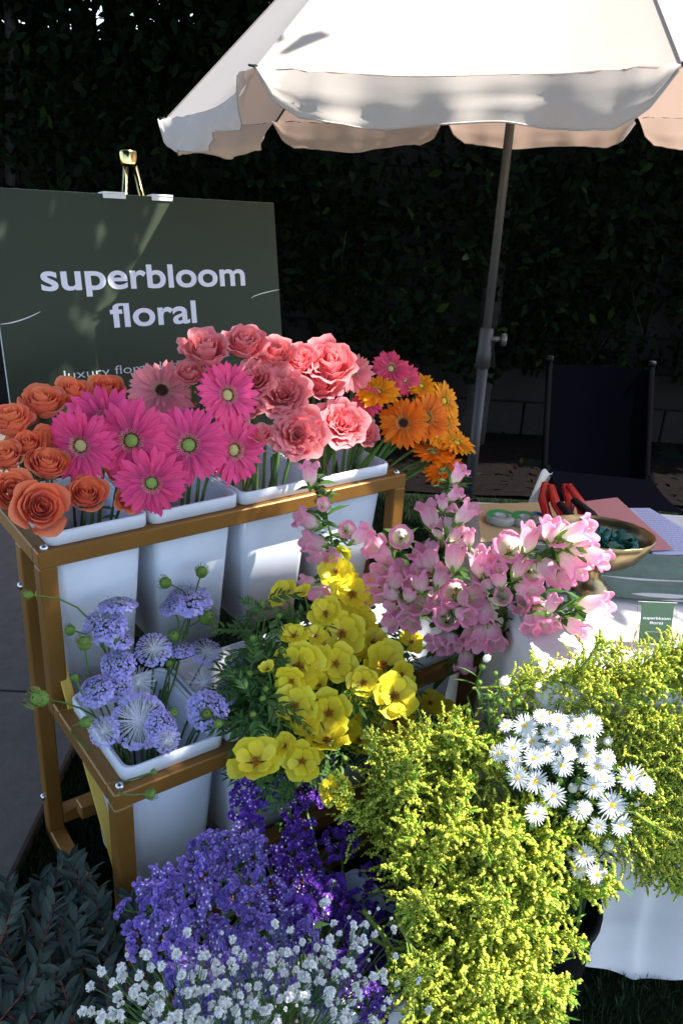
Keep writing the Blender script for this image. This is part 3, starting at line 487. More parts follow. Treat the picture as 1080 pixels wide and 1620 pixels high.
CAMP = [
    ['campanula stem rising alone in front of the third white bin', [-0.0445, 1.6463, 0.27], [[-0.0421, 1.6991, 0.4644], [-0.0326, 1.6933, 0.5835], [-0.0166, 1.6845, 0.6984], [-0.0489, 1.6962, 0.7958], [-0.0715, 1.705, 0.8418]], [[[-0.069, 1.63, 0.8886], [-0.061, 0.038, 0.997], 0.0244], [[-0.0381, 1.6057, 0.8227], [0.014, -0.608, 0.794], 0.0171], [[-0.0797, 1.613, 0.7859], [-0.845, -0.241, 0.478], 0.0259], [[-0.0655, 1.6312, 0.7265], [-0.893, -0.33, 0.306], 0.0278], [[0.0136, 1.5834, 0.7796], [0.092, -0.861, 0.5], 0.0207], [[0.0489, 1.5549, 0.7892], [0.69, -0.094, 0.718], 0.0239], [[-0.0493, 1.6247, 0.6951], [-0.846, -0.315, 0.43], 0.0228], [[-0.0314, 1.6068, 0.6104], [-0.466, -0.857, -0.22], 0.0307], [[-0.0693, 1.6107, 0.6439], [-0.865, -0.406, 0.295], 0.0178], [[-0.0145, 1.6095, 0.7049], [-0.659, -0.515, 0.548], 0.0226]]],
    ['tall pink campanula stem below the drooping orange gerberas', [0.1695, 1.6579, 0.27], [[0.2314, 1.5817, 0.5383], [0.2254, 1.5788, 0.6621], [0.2152, 1.5788, 0.7633], [0.2044, 1.58, 0.8459], [0.2094, 1.5747, 0.9024]], [[[0.1648, 1.5208, 0.8605], [-0.367, 0.074, 0.927], 0.0277], [[0.2103, 1.4848, 0.8697], [0.142, -0.007, 0.99], 0.0249], [[0.2346, 1.4581, 0.8917], [0.556, -0.108, 0.824], 0.0243], [[0.2149, 1.4903, 0.9543], [0.437, -0.096, 0.894], 0.0189], [[0.2112, 1.4818, 0.9146], [0.585, -0.208, 0.784], 0.0167], [[0.187, 1.4827, 0.8987], [-0.14, 0.016, 0.99], 0.0157], [[0.1839, 1.5126, 0.8333], [-0.339, -0.027, 0.94], 0.0208], [[0.2226, 1.4801, 0.8399], [0.436, -0.214, 0.874], 0.0204]]],
    ['campanula stem with frilly open bells left of the middle', [0.028, 1.5506, 0.27], [[0.154, 1.617, 0.5114], [0.1462, 1.617, 0.6056], [0.1286, 1.6217, 0.6931], [0.1214, 1.6228, 0.751]], [[[0.1206, 1.5455, 0.7871], [-0.069, -0.884, 0.463], 0.031], [[0.074, 1.5564, 0.7537], [-0.62, -0.335, 0.71], 0.0314], [[0.0976, 1.5344, 0.7208], [-0.662, -0.384, 0.644], 0.0313], [[0.0802, 1.5678, 0.6851], [-0.751, -0.181, 0.635], 0.0321], [[0.1235, 1.5347, 0.7138], [0.402, -0.189, 0.896], 0.0313], [[0.0933, 1.5379, 0.6756], [-0.786, -0.218, 0.579], 0.0292], [[0.0759, 1.5713, 0.634], [-0.884, -0.4, 0.243], 0.0225], [[0.1481, 1.5241, 0.6866], [0.098, -0.165, 0.981], 0.0241]]],
    ['campanula stem with tall pale upright bells', [0.1695, 1.6579, 0.27], [[0.2314, 1.5817, 0.5383], [0.216, 1.5847, 0.6282], [0.2027, 1.5876, 0.7004], [0.2092, 1.5817, 0.7616]], [[[0.1731, 1.5208, 0.7717], [-0.31, 0.033, 0.95], 0.0307], [[0.2212, 1.483, 0.7985], [0.015, 0.099, 0.995], 0.031], [[0.1562, 1.5062, 0.7279], [-0.362, -0.017, 0.932], 0.0284], [[0.1911, 1.515, 0.7086], [0.095, -0.439, 0.893], 0.031], [[0.241, 1.4707, 0.8362], [-0.134, 0.156, 0.979], 0.0169], [[0.2021, 1.4827, 0.7472], [0.252, -0.052, 0.966], 0.0232], [[0.1552, 1.5302, 0.7548], [-0.612, -0.0, 0.791], 0.0214]]],
    ['campanula stem with bells opening towards the viewer in the middle', [0.1837, 1.6686, 0.27], [[0.2887, 1.5553, 0.543], [0.2767, 1.5583, 0.5943], [0.2613, 1.563, 0.6433], [0.2608, 1.5612, 0.6813]], [[[0.2297, 1.4968, 0.6954], [-0.228, -0.829, 0.51], 0.0332], [[0.2639, 1.4666, 0.7044], [0.478, -0.72, 0.503], 0.0314], [[0.2201, 1.4786, 0.6507], [-0.111, -0.747, 0.655], 0.032], [[0.1682, 1.5285, 0.6492], [-0.559, -0.614, 0.557], 0.0317], [[0.1235, 1.5376, 0.6337], [-0.794, -0.57, 0.212], 0.0307], [[0.1176, 1.5291, 0.6055], [-0.662, -0.743, -0.097], 0.0271], [[0.1562, 1.5361, 0.5994], [-0.219, -0.924, -0.315], 0.0248], [[0.199, 1.5006, 0.6669], [-0.604, -0.36, 0.712], 0.0263], [[0.2553, 1.4604, 0.6651], [0.527, -0.843, 0.112], 0.0234]]],
    ['campanula stem drooping over the rack corner', [0.1784, 1.6646, 0.27], [[0.2725, 1.5583, 0.6318], [0.2731, 1.5612, 0.5693], [0.2905, 1.5553, 0.5275]], [[[0.2934, 1.4674, 0.6536], [-0.007, -0.806, -0.592], 0.0295], [[0.313, 1.4466, 0.6215], [0.111, -0.902, -0.418], 0.0293], [[0.2808, 1.4505, 0.6155], [-0.349, -0.809, -0.473], 0.0283], [[0.2654, 1.4844, 0.5978], [-0.398, -0.767, -0.503], 0.0241], [[0.2164, 1.4965, 0.5765], [-0.606, -0.728, -0.32], 0.0268], [[0.1988, 1.4921, 0.5826], [-0.877, -0.477, -0.061], 0.0219], [[0.2686, 1.4862, 0.5354], [-0.134, -0.741, -0.658], 0.0257], [[0.2414, 1.4842, 0.5845], [0.204, -0.938, -0.28], 0.0217]]],
    ['campanula stem with the biggest open bell right of the middle', [0.1894, 1.673, 0.27], [[0.3385, 1.5289, 0.5933], [0.3425, 1.523, 0.6564], [0.35, 1.5142, 0.7334], [0.3335, 1.5201, 0.7713]], [[[0.3147, 1.4451, 0.8254], [-0.226, -0.807, 0.545], 0.0357], [[0.2626, 1.4619, 0.7954], [-0.215, 0.068, 0.974], 0.0295], [[0.2973, 1.4317, 0.7797], [-0.289, -0.197, 0.937], 0.0246], [[0.3452, 1.4252, 0.8676], [0.14, 0.015, 0.99], 0.0273], [[0.2803, 1.4531, 0.7876], [-0.286, -0.024, 0.958], 0.0226], [[0.3122, 1.427, 0.7309], [-0.178, -0.815, 0.552], 0.0226], [[0.3619, 1.4252, 0.7486], [0.566, -0.803, 0.187], 0.027], [[0.3367, 1.4214, 0.8072], [0.291, -0.04, 0.956], 0.0221], [[0.2755, 1.4446, 0.7582], [-0.529, -0.2, 0.825], 0.025]]],
    ['campanula stem reaching right in front of the brass bowl', [0.1894, 1.673, 0.27], [[0.3501, 1.523, 0.5976], [0.394, 1.4937, 0.705], [0.4156, 1.4761, 0.7848], [0.4315, 1.4643, 0.821]], [[[0.3893, 1.3993, 0.8748], [-0.337, -0.581, 0.74], 0.0311], [[0.4239, 1.3621, 0.9063], [0.77, -0.377, 0.514], 0.0291], [[0.4516, 1.3354, 0.8651], [0.702, -0.711, -0.043], 0.0248], [[0.4373, 1.3717, 0.866], [0.724, -0.598, 0.344], 0.0233], [[0.4238, 1.3703, 0.8234], [0.547, -0.779, -0.307], 0.0299], [[0.3864, 1.38, 0.8083], [0.416, -0.879, -0.235], 0.0281], [[0.3618, 1.4222, 0.7874], [-0.027, -0.903, 0.428], 0.0289], [[0.3703, 1.395, 0.8978], [-0.055, 0.052, 0.997], 0.0234], [[0.4078, 1.3683, 0.8005], [0.2, -0.843, -0.499], 0.0193]]],
    ['low campanula stem pointing right towards the card holder', [0.1894, 1.673, 0.27], [[0.3511, 1.523, 0.5901], [0.3932, 1.4996, 0.6295], [0.4439, 1.4702, 0.6719], [0.4862, 1.4438, 0.7137]], [[[0.4772, 1.3582, 0.7642], [0.805, -0.468, 0.363], 0.0302], [[0.4484, 1.3674, 0.7028], [0.657, -0.743, -0.13], 0.0242], [[0.3947, 1.38, 0.7531], [0.253, -0.122, 0.96], 0.0186], [[0.3787, 1.4187, 0.714], [0.058, -0.998, -0.025], 0.0271], [[0.3883, 1.402, 0.6916], [0.311, -0.865, -0.393], 0.0281], [[0.3652, 1.4017, 0.6861], [-0.124, -0.855, -0.503], 0.0225], [[0.3522, 1.4334, 0.708], [-0.762, -0.318, 0.565], 0.0251], [[0.4099, 1.3891, 0.7034], [0.4, -0.895, -0.196], 0.0201]]],
]
ASTER = [
    [[0.3294, 1.1931, 0.6136], [-0.182, -0.658, 0.73], 0.0213, 'white aster with yellow centre, second from left in the top row of the white clump'],
    [[0.3523, 1.1865, 0.6383], [-0.02, -0.353, 0.936], 0.0158, 'white aster with yellow centre, third from left in the top row of the white clump'],
    [[0.3429, 1.1835, 0.5893], [-0.206, -0.712, 0.671], 0.0213, 'white aster with yellow centre, leftmost in the second row of the white clump'],
    [[0.3086, 1.1676, 0.5863], [-0.373, -0.646, 0.667], 0.019, 'white aster with yellow centre, second from left in the third row of the white clump'],
    [[0.2891, 1.1762, 0.5662], [-0.501, -0.507, 0.702], 0.0182, 'white aster with yellow centre, leftmost in the third row of the white clump'],
    [[0.3444, 1.1611, 0.5719], [-0.226, -0.761, 0.608], 0.019, 'white aster with yellow centre, third from left in the third row of the white clump'],
    [[0.3862, 1.1835, 0.5924], [-0.136, -0.736, 0.663], 0.0213, 'white aster with yellow centre, third from left in the second row of the white clump'],
    [[0.3649, 1.1634, 0.5794], [-0.22, -0.7, 0.679], 0.0158, 'white aster with yellow centre, fourth from left in the third row of the white clump'],
    [[0.3953, 1.1688, 0.5546], [-0.159, -0.78, 0.605], 0.0203, 'white aster with yellow centre, third from left in the fourth row of the white clump'],
    [[0.3203, 1.1495, 0.5401], [-0.409, -0.739, 0.536], 0.0201, 'white aster with yellow centre, second from left in the fourth row of the white clump'],
    [[0.3538, 1.1592, 0.5262], [-0.245, -0.802, 0.546], 0.0224, 'white aster with yellow centre, leftmost in the fifth row of the white clump'],
    [[0.381, 1.1388, 0.5164], [-0.273, -0.815, 0.512], 0.0212, 'white aster with yellow centre, second from left in the fifth row of the white clump'],
    [[0.4082, 1.1954, 0.6252], [-0.112, -0.328, 0.938], 0.016, 'white aster with yellow centre, fifth from left in the top row of the white clump'],
    [[0.413, 1.1803, 0.6266], [-0.043, -0.704, 0.709], 0.0148, 'white aster with yellow centre, fifth from left in the second row of the white clump'],
    [[0.4371, 1.1931, 0.6212], [-0.146, -0.683, 0.716], 0.0234, 'white aster with yellow centre, rightmost in the top row of the white clump'],
    [[0.4511, 1.1557, 0.5656], [-0.267, -0.685, 0.678], 0.0222, 'white aster with yellow centre, fourth from left in the fourth row of the white clump'],
    [[0.4696, 1.1615, 0.5407], [-0.087, -0.737, 0.671], 0.0181, 'white aster with yellow centre, fifth from left in the fourth row of the white clump'],
    [[0.4459, 1.1442, 0.5352], [-0.377, -0.693, 0.615], 0.0201, 'white aster with yellow centre, fourth from left in the fifth row of the white clump'],
    [[0.5129, 1.1612, 0.5428], [-0.205, -0.709, 0.675], 0.0245, 'white aster with yellow centre, rightmost in the fourth row of the white clump'],
    [[0.5345, 1.1449, 0.5436], [0.297, -0.68, 0.67], 0.0158, 'white aster with yellow centre, rightmost in the fifth row of the white clump'],
    [[0.4846, 1.1446, 0.4971], [-0.303, -0.717, 0.628], 0.0256, 'white aster with yellow centre, fifth from left in the fifth row of the white clump'],
    [[0.4964, 1.1207, 0.4777], [0.157, -0.898, 0.412], 0.0201, 'white aster with yellow centre, rightmost in the bottom row of the white clump'],
    [[0.4293, 1.1412, 0.4838], [-0.338, -0.618, 0.71], 0.0182, 'white aster with yellow centre, second from left in the bottom row of the white clump'],
    [[0.4579, 1.1199, 0.4729], [-0.331, -0.809, 0.485], 0.0159, 'white aster with yellow centre, fifth from left in the bottom row of the white clump'],
    [[0.4431, 1.1142, 0.4133], [-0.274, -0.689, 0.672], 0.0204, 'white aster with yellow centre, fourth from left in the bottom row of the white clump'],
    [[0.4637, 1.0903, 0.3956], [-0.193, -0.709, 0.678], 0.0191, 'white aster with yellow centre, sixth from left in the bottom row of the white clump'],
    [[0.4373, 1.1058, 0.3903], [-0.631, -0.602, 0.489], 0.0172, 'white aster with yellow centre, third from left in the bottom row of the white clump'],
    [[0.3537, 1.1276, 0.4853], [-0.365, -0.519, 0.773], 0.0201, 'white aster with yellow centre, leftmost in the bottom row of the white clump'],
    [[0.3143, 1.1719, 0.5569], [-0.373, -0.636, 0.676], 0.016, 'white aster with yellow centre, leftmost in the fourth row of the white clump'],
    [[0.381, 1.1842, 0.6343], [-0.126, -0.39, 0.912], 0.0169, 'white aster with yellow centre, fourth from left in the top row of the white clump'],
    [[0.4371, 1.1823, 0.5929], [-0.012, -0.558, 0.83], 0.0138, 'white aster with yellow centre, rightmost in the second row of the white clump'],
    [[0.3688, 1.1765, 0.6136], [-0.296, -0.618, 0.728], 0.0158, 'white aster with yellow centre, second from left in the second row of the white clump'],
    [[0.4365, 1.1746, 0.5727], [-0.459, -0.443, 0.77], 0.0181, 'white aster with yellow centre, sixth from left in the third row of the white clump'],
    [[0.4657, 1.1611, 0.5806], [0.199, -0.664, 0.72], 0.0158, 'white aster with yellow centre, rightmost in the third row of the white clump'],
    [[0.2977, 1.1931, 0.6114], [-0.47, -0.256, 0.845], 0.0139, 'white aster with yellow centre, leftmost in the top row of the white clump'],
    [[0.3948, 1.1772, 0.6174], [-0.195, -0.582, 0.789], 0.0148, 'white aster with yellow centre, fourth from left in the second row of the white clump'],
    [[0.4395, 1.1431, 0.4897], [-0.043, -0.648, 0.761], 0.0139, 'white aster with yellow centre, third from left in the fifth row of the white clump'],
    [[0.4023, 1.1649, 0.586], [0.004, -0.547, 0.837], 0.0148, 'white aster with yellow centre, fifth from left in the third row of the white clump'],
]
ABUD = [
    [[0.4724, 1.1935, 0.5906], 0.0097, 'white aster bud, rightmost in the fourth row of buds', 1],
    [[0.4143, 1.1862, 0.567], 0.0086, 'white aster bud, third from left in the fourth row of buds', 1],
    [[0.4196, 1.165, 0.511], 0.0108, 'white aster bud, second from left in the fifth row of buds', 1],
    [[0.4304, 1.1696, 0.5241], 0.0086, 'green aster bud, fourth from left in the fourth row of buds', 0],
    [[0.4853, 1.1304, 0.423], 0.013, 'white aster bud, rightmost in the bottom row of buds', 1],
    [[0.2596, 1.2438, 0.709], 0.0086, 'white aster bud, third from left in the top row of buds', 1],
    [[0.292, 1.2296, 0.6736], 0.0118, 'white aster bud, rightmost in the top row of buds', 1],
    [[0.3489, 1.2273, 0.6715], 0.0075, 'white aster bud, rightmost in the second row of buds', 1],
    [[0.4356, 1.165, 0.5122], 0.0065, 'white aster bud, fourth from left in the fifth row of buds', 1],
    [[0.5291, 1.1554, 0.4933], 0.0065, 'white aster bud, rightmost in the fifth row of buds', 1],
    [[0.253, 1.2388, 0.6953], 0.0064, 'green aster bud, second from left in the top row of buds', 0],
    [[0.2762, 1.2346, 0.6858], 0.0054, 'green aster bud, fourth from left in the top row of buds', 0],
    [[0.2681, 1.2208, 0.6486], 0.0064, 'green aster bud, leftmost in the second row of buds', 0],
    [[0.2868, 1.2177, 0.6418], 0.0064, 'green aster bud, second from left in the second row of buds', 0],
    [[0.2857, 1.2062, 0.6111], 0.0065, 'green aster bud, third from left in the third row of buds', 0],
    [[0.3166, 1.2177, 0.6438], 0.0064, 'green aster bud, fourth from left in the third row of buds', 0],
    [[0.3019, 1.2223, 0.655], 0.0054, 'green aster bud, third from left in the second row of buds', 0],
    [[0.3227, 1.2254, 0.6646], 0.0054, 'green aster bud, fourth from left in the second row of buds', 0],
    [[0.2344, 1.2119, 0.6228], 0.0054, 'green aster bud, leftmost in the third row of buds', 0],
    [[0.3974, 1.1692, 0.5207], 0.0075, 'green aster bud, second from left in the fourth row of buds', 0],
    [[0.4136, 1.1415, 0.4477], 0.0065, 'green aster bud, third from left in the bottom row of buds', 0],
    [[0.4274, 1.1419, 0.4497], 0.0076, 'green aster bud, third from left in the fifth row of buds', 0],
    [[0.4261, 1.1323, 0.4238], 0.0065, 'green aster bud, fifth from left in the bottom row of buds', 0],
    [[0.4222, 1.1254, 0.4048], 0.0065, 'white aster bud, fourth from left in the bottom row of buds', 1],
    [[0.4119, 1.1392, 0.4413], 0.0054, 'green aster bud, second from left in the bottom row of buds', 0],
    [[0.3876, 1.1377, 0.4354], 0.0054, 'white aster bud, leftmost in the bottom row of buds', 1],
    [[0.3172, 1.1977, 0.5908], 0.0075, 'green aster bud, leftmost in the fourth row of buds', 0],
    [[0.3721, 1.2004, 0.6018], 0.0054, 'green aster bud, fifth from left in the third row of buds', 0],
    [[0.2505, 1.2292, 0.6698], 0.0054, 'green aster bud, leftmost in the top row of buds', 0],
    [[0.2718, 1.2119, 0.6254], 0.0054, 'green aster bud, second from left in the third row of buds', 0],
    [[0.4057, 1.1542, 0.4812], 0.0065, 'green aster bud, leftmost in the fifth row of buds', 0],
    [[0.388, 1.2177, 0.6488], 0.0043, 'green aster bud, rightmost in the third row of buds', 0],
]
GOLD = [
    [0.2281, 1.0575, 0.3199],
    [0.3275, 1.1015, 0.3459],
    [0.1586, 1.2133, 0.4592],
    [0.21, 1.2185, 0.4789],
    [0.2014, 1.1702, 0.4252],
    [0.2771, 1.0716, 0.3308],
    [0.2679, 1.1818, 0.4407],
    [0.1552, 1.1907, 0.4328],
    [0.2998, 1.0044, 0.2683],
    [0.2755, 0.9283, 0.2176],
    [0.4135, 1.1679, 0.37],
    [0.0937, 1.2065, 0.4157],
    [0.3459, 1.0891, 0.3266],
    [0.2769, 0.9896, 0.2616],
    [0.1797, 1.2642, 0.5245],
    [0.2468, 0.9926, 0.2667],
    [0.1837, 1.1901, 0.442],
    [0.3403, 1.1629, 0.4029],
    [0.2813, 1.1026, 0.359],
    [0.2575, 0.9427, 0.2297],
    [0.2332, 0.9338, 0.2241],
    [0.2237, 0.9732, 0.2509],
    [0.2374, 1.1161, 0.3748],
    [0.2157, 1.0255, 0.2909],
    [0.1731, 1.1505, 0.3969],
    [0.2004, 0.957, 0.2352],
    [0.241, 1.0403, 0.3056],
    [0.3046, 1.0327, 0.2905],
    [0.1862, 0.9896, 0.2554],
    [0.1136, 1.2202, 0.4446],
    [0.3406, 1.0024, 0.2518],
    [0.3477, 1.0569, 0.2957],
    [0.2303, 1.1994, 0.4602],
    [0.2669, 1.0109, 0.2799],
    [0.1345, 1.1344, 0.3632],
    [0.1856, 1.1073, 0.3577],
    [0.1029, 1.186, 0.399],
    [0.3119, 1.0641, 0.3161],
    [0.1384, 1.2579, 0.5018],
    [0.277, 1.2202, 0.4814],
    [0.3721, 1.039, 0.2671],
    [0.1778, 1.0146, 0.2724],
    [0.2752, 0.9623, 0.2413],
    [0.3101, 1.1875, 0.439],
    [0.2929, 1.1472, 0.401],
    [0.1289, 1.169, 0.3965],
    [0.3455, 1.1312, 0.3681],
    [0.211, 1.2648, 0.5318],
    [0.3854, 1.1466, 0.3643],
    [0.2618, 1.1519, 0.41],
    [0.3319, 1.0313, 0.2799],
    [0.2252, 1.2398, 0.5046],
    [0.1875, 1.0452, 0.3014],
    [0.3692, 1.1236, 0.3494],
    [0.1915, 1.0652, 0.3201],
    [0.3, 1.122, 0.3741],
    [0.241, 1.0168, 0.2859],
    [0.3045, 1.1678, 0.4196],
    [0.1827, 1.2295, 0.4853],
    [0.3856, 1.0796, 0.2969],
    [0.1631, 1.0882, 0.3315],
    [0.3851, 1.1704, 0.3897],
    [0.1871, 1.1261, 0.3766],
    [0.1496, 1.2341, 0.4791],
    [0.2482, 1.2554, 0.5233],
    [0.2115, 1.1394, 0.3953],
    [0.2013, 1.0858, 0.3414],
    [0.4093, 1.1223, 0.3246],
    [0.2057, 0.9371, 0.2227],
    [0.2752, 1.129, 0.3857],
    [0.115, 1.247, 0.4767],
    [0.251, 1.0965, 0.3561],
    [0.3219, 1.1434, 0.3893],
    [0.3215, 0.9809, 0.2425],
    [0.1694, 1.2478, 0.5023],
    [0.0627, 1.1996, 0.3833],
    [0.2492, 0.9663, 0.2468],
    [0.2438, 1.2242, 0.4879],
    [0.1769, 0.9478, 0.2215],
    [0.1821, 0.9275, 0.2098],
]
GOLD2 = [
    [0.5968, 1.2328, 0.6135],
    [0.5757, 1.2203, 0.5792],
    [0.6072, 1.1571, 0.4141],
    [0.5803, 1.1706, 0.4479],
    [0.4344, 1.2505, 0.6486],
    [0.5538, 1.2402, 0.6299],
    [0.59, 1.1893, 0.4982],
    [0.6152, 1.1336, 0.3519],
    [0.574, 1.2561, 0.6728],
    [0.6095, 1.2216, 0.5848],
    [0.6098, 1.2738, 0.7211],
    [0.5558, 1.2074, 0.5437],
    [0.4844, 1.2666, 0.6939],
    [0.4637, 1.2375, 0.6165],
    [0.6235, 1.2293, 0.6061],
    [0.6334, 1.1754, 0.4647],
    [0.6131, 1.2458, 0.6486],
    [0.6197, 1.143, 0.3775],
    [0.5228, 1.2423, 0.6331],
    [0.4366, 1.2654, 0.6876],
    [0.5958, 1.2655, 0.6987],
    [0.5415, 1.1677, 0.4375],
    [0.5085, 1.2235, 0.5826],
    [0.5124, 1.2642, 0.6895],
    [0.4053, 1.2605, 0.6726],
    [0.6508, 1.1392, 0.3695],
    [0.6292, 1.1957, 0.5182],
    [0.5334, 1.2179, 0.5699],
    [0.5518, 1.2707, 0.7094],
    [0.6198, 1.2105, 0.5564],
    [0.6086, 1.1811, 0.478],
    [0.352, 1.2535, 0.6508],
    [0.5906, 1.1467, 0.3849],
    [0.5575, 1.1469, 0.3832],
    [0.5418, 1.2321, 0.6078],
    [0.4898, 1.2455, 0.6391],
    [0.6335, 1.1544, 0.4088],
    [0.6229, 1.2544, 0.6716],
    [0.5343, 1.2568, 0.672],
    [0.5903, 1.2018, 0.5314],
    [0.4099, 1.2463, 0.6357],
    [0.4901, 1.2557, 0.666],
    [0.5782, 1.2442, 0.642],
    [0.5428, 1.1555, 0.4051],
    [0.3853, 1.2509, 0.6462],
    [0.5623, 1.1803, 0.4725],
    [0.6104, 1.1687, 0.4451],
    [0.4588, 1.258, 0.6698],
    [0.329, 1.2482, 0.6351],
    [0.5112, 1.2338, 0.61],
    [0.5676, 1.1597, 0.418],
    [0.5803, 1.276, 0.725],
    [0.5713, 1.2302, 0.6047],
    [0.6442, 1.1636, 0.4342],
    [0.6394, 1.1855, 0.4919],
    [0.4597, 1.2471, 0.6413],
    [0.5927, 1.2115, 0.5571],
    [0.6221, 1.2647, 0.6984],
    [0.6184, 1.2827, 0.7451],
    [0.4355, 1.241, 0.6238],
    [0.4852, 1.2311, 0.6011],
    [0.5661, 1.1976, 0.5186],
]
STAT = [
    [[-0.15, 0.8907, 0.4195], 0, 'lavender statice stem, second from left in the fifth row'],
    [[-0.1643, 1.084, 0.4066], 0, 'lavender statice stem, second from left in the second row'],
    [[-0.1962, 0.9258, 0.4409], 0, 'lavender statice stem, second from left in the fourth row'],
    [[-0.0951, 0.9072, 0.3799], 0, 'lavender statice stem, fourth from left in the fifth row'],
    [[-0.193, 1.0642, 0.4261], 0, 'lavender statice stem, leftmost in the top row'],
    [[-0.1708, 0.8166, 0.4555], 0, 'lavender statice stem, leftmost in the bottom row'],
    [[-0.1069, 0.8524, 0.4037], 0, 'lavender statice stem, fifth from left in the bottom row'],
    [[-0.1089, 1.002, 0.372], 0, 'lavender statice stem, fourth from left in the third row'],
    [[-0.0894, 1.0649, 0.354], 0, 'lavender statice stem, fifth from left in the second row'],
    [[-0.1389, 1.0394, 0.3896], 0, 'lavender statice stem, third from left in the second row'],
    [[-0.1635, 0.9966, 0.4094], 0, 'lavender statice stem, third from left in the third row'],
    [[-0.1468, 0.8358, 0.4342], 0, 'lavender statice stem, third from left in the bottom row'],
    [[-0.2005, 0.847, 0.463], 0, 'lavender statice stem, leftmost in the fifth row'],
    [[-0.0328, 0.9922, 0.3203], 0, 'lavender statice stem, fourth from left in the fourth row'],
    [[-0.0648, 1.034, 0.3382], 0, 'lavender statice stem, sixth from left in the third row'],
    [[-0.2318, 0.9478, 0.4597], 0, 'lavender statice stem, second from left in the third row'],
    [[-0.1944, 0.9896, 0.4306], 0, 'lavender statice stem, leftmost in the second row'],
    [[-0.0638, 0.8885, 0.3645], 0, 'lavender statice stem, sixth from left in the bottom row'],
    [[-0.0708, 0.9527, 0.3534], 0, 'lavender statice stem, fifth from left in the fifth row'],
    [[-0.1329, 0.94, 0.3974], 0, 'lavender statice stem, third from left in the fourth row'],
    [[-0.123, 1.0964, 0.3779], 0, 'lavender statice stem, fourth from left in the second row'],
    [[-0.1271, 0.885, 0.4065], 0, 'lavender statice stem, third from left in the fifth row'],
    [[0.1279, 1.1656, 0.1891], 1, 'violet statice stem, eighth from left in the fourth row'],
    [[0.0168, 1.1339, 0.2756], 1, 'violet statice stem, eighth from left in the third row'],
    [[0.0399, 1.1203, 0.2576], 1, 'violet statice stem, ninth from left in the third row'],
    [[0.0984, 1.0691, 0.2143], 1, 'violet statice stem, eighth from left in the fifth row'],
    [[-0.0098, 1.1888, 0.3], 1, 'violet statice stem, eighth from left in the second row'],
    [[-0.0546, 1.1126, 0.3287], 1, 'violet statice stem, seventh from left in the second row'],
    [[-0.0705, 1.1403, 0.3417], 1, 'violet statice stem, sixth from left in the second row'],
    [[0.0154, 0.9311, 0.2989], 1, 'violet statice stem, eighth from left in the bottom row'],
    [[0.011, 0.9816, 0.2909], 1, 'violet statice stem, sixth from left in the fifth row'],
    [[0.1595, 1.1678, 0.1633], 1, 'violet statice stem, rightmost in the fourth row'],
    [[-0.0697, 1.0504, 0.3406], 1, 'violet statice stem, fifth from left in the third row'],
    [[-0.0328, 1.0045, 0.3186], 1, 'violet statice stem, sixth from left in the fourth row'],
    [[-0.0397, 1.1938, 0.3236], 1, 'violet statice stem, seventh from left in the top row'],
    [[0.0389, 1.2741, 0.2748], 1, 'violet statice stem, rightmost in the top row'],
    [[0.0894, 0.9694, 0.2364], 1, 'violet statice stem, ninth from left in the bottom row'],
    [[0.0586, 1.0595, 0.2456], 1, 'violet statice stem, seventh from left in the fourth row'],
    [[-0.0359, 1.042, 0.3169], 1, 'violet statice stem, fifth from left in the fourth row'],
    [[0.0856, 1.1418, 0.2223], 1, 'violet statice stem, rightmost in the third row'],
    [[-0.0124, 1.0818, 0.2976], 1, 'violet statice stem, seventh from left in the third row'],
    [[0.1437, 1.0989, 0.1766], 1, 'violet statice stem, rightmost in the fifth row'],
    [[0.0512, 1.0124, 0.2566], 1, 'violet statice stem, seventh from left in the fifth row'],
    [[0.1124, 1.2488, 0.2101], 1, 'violet statice stem, rightmost in the second row'],
    [[-0.2496, 0.9057, 0.478], 0, 'lavender statice stem, leftmost in the third row'],
    [[-0.225, 0.8563, 0.4749], 0, 'lavender statice stem, leftmost in the fourth row'],
    [[-0.1426, 1.2252, 0.4058], 1, 'violet statice stem, third from left in the top row'],
    [[-0.1319, 1.1856, 0.3915], 1, 'violet statice stem, fourth from left in the top row'],
    [[-0.0881, 1.2665, 0.3732], 1, 'violet statice stem, fifth from left in the top row'],
    [[-0.0363, 1.3126, 0.344], 1, 'violet statice stem, eighth from left in the top row'],
    [[-0.1449, 1.1145, 0.3941], 0, 'lavender statice stem, second from left in the top row'],
    [[-0.1559, 0.7451, 0.4776], 0, 'lavender statice stem, second from left in the bottom row'],
    [[-0.05, 1.2477, 0.34], 1, 'violet statice stem, sixth from left in the top row'],
    [[0.0129, 0.9275, 0.3017], 1, 'violet statice stem, seventh from left in the bottom row'],
    [[0.0954, 0.9356, 0.2407], 1, 'violet statice stem, rightmost in the bottom row'],
    [[-0.1218, 0.7846, 0.4393], 0, 'lavender statice stem, fourth from left in the bottom row'],
]
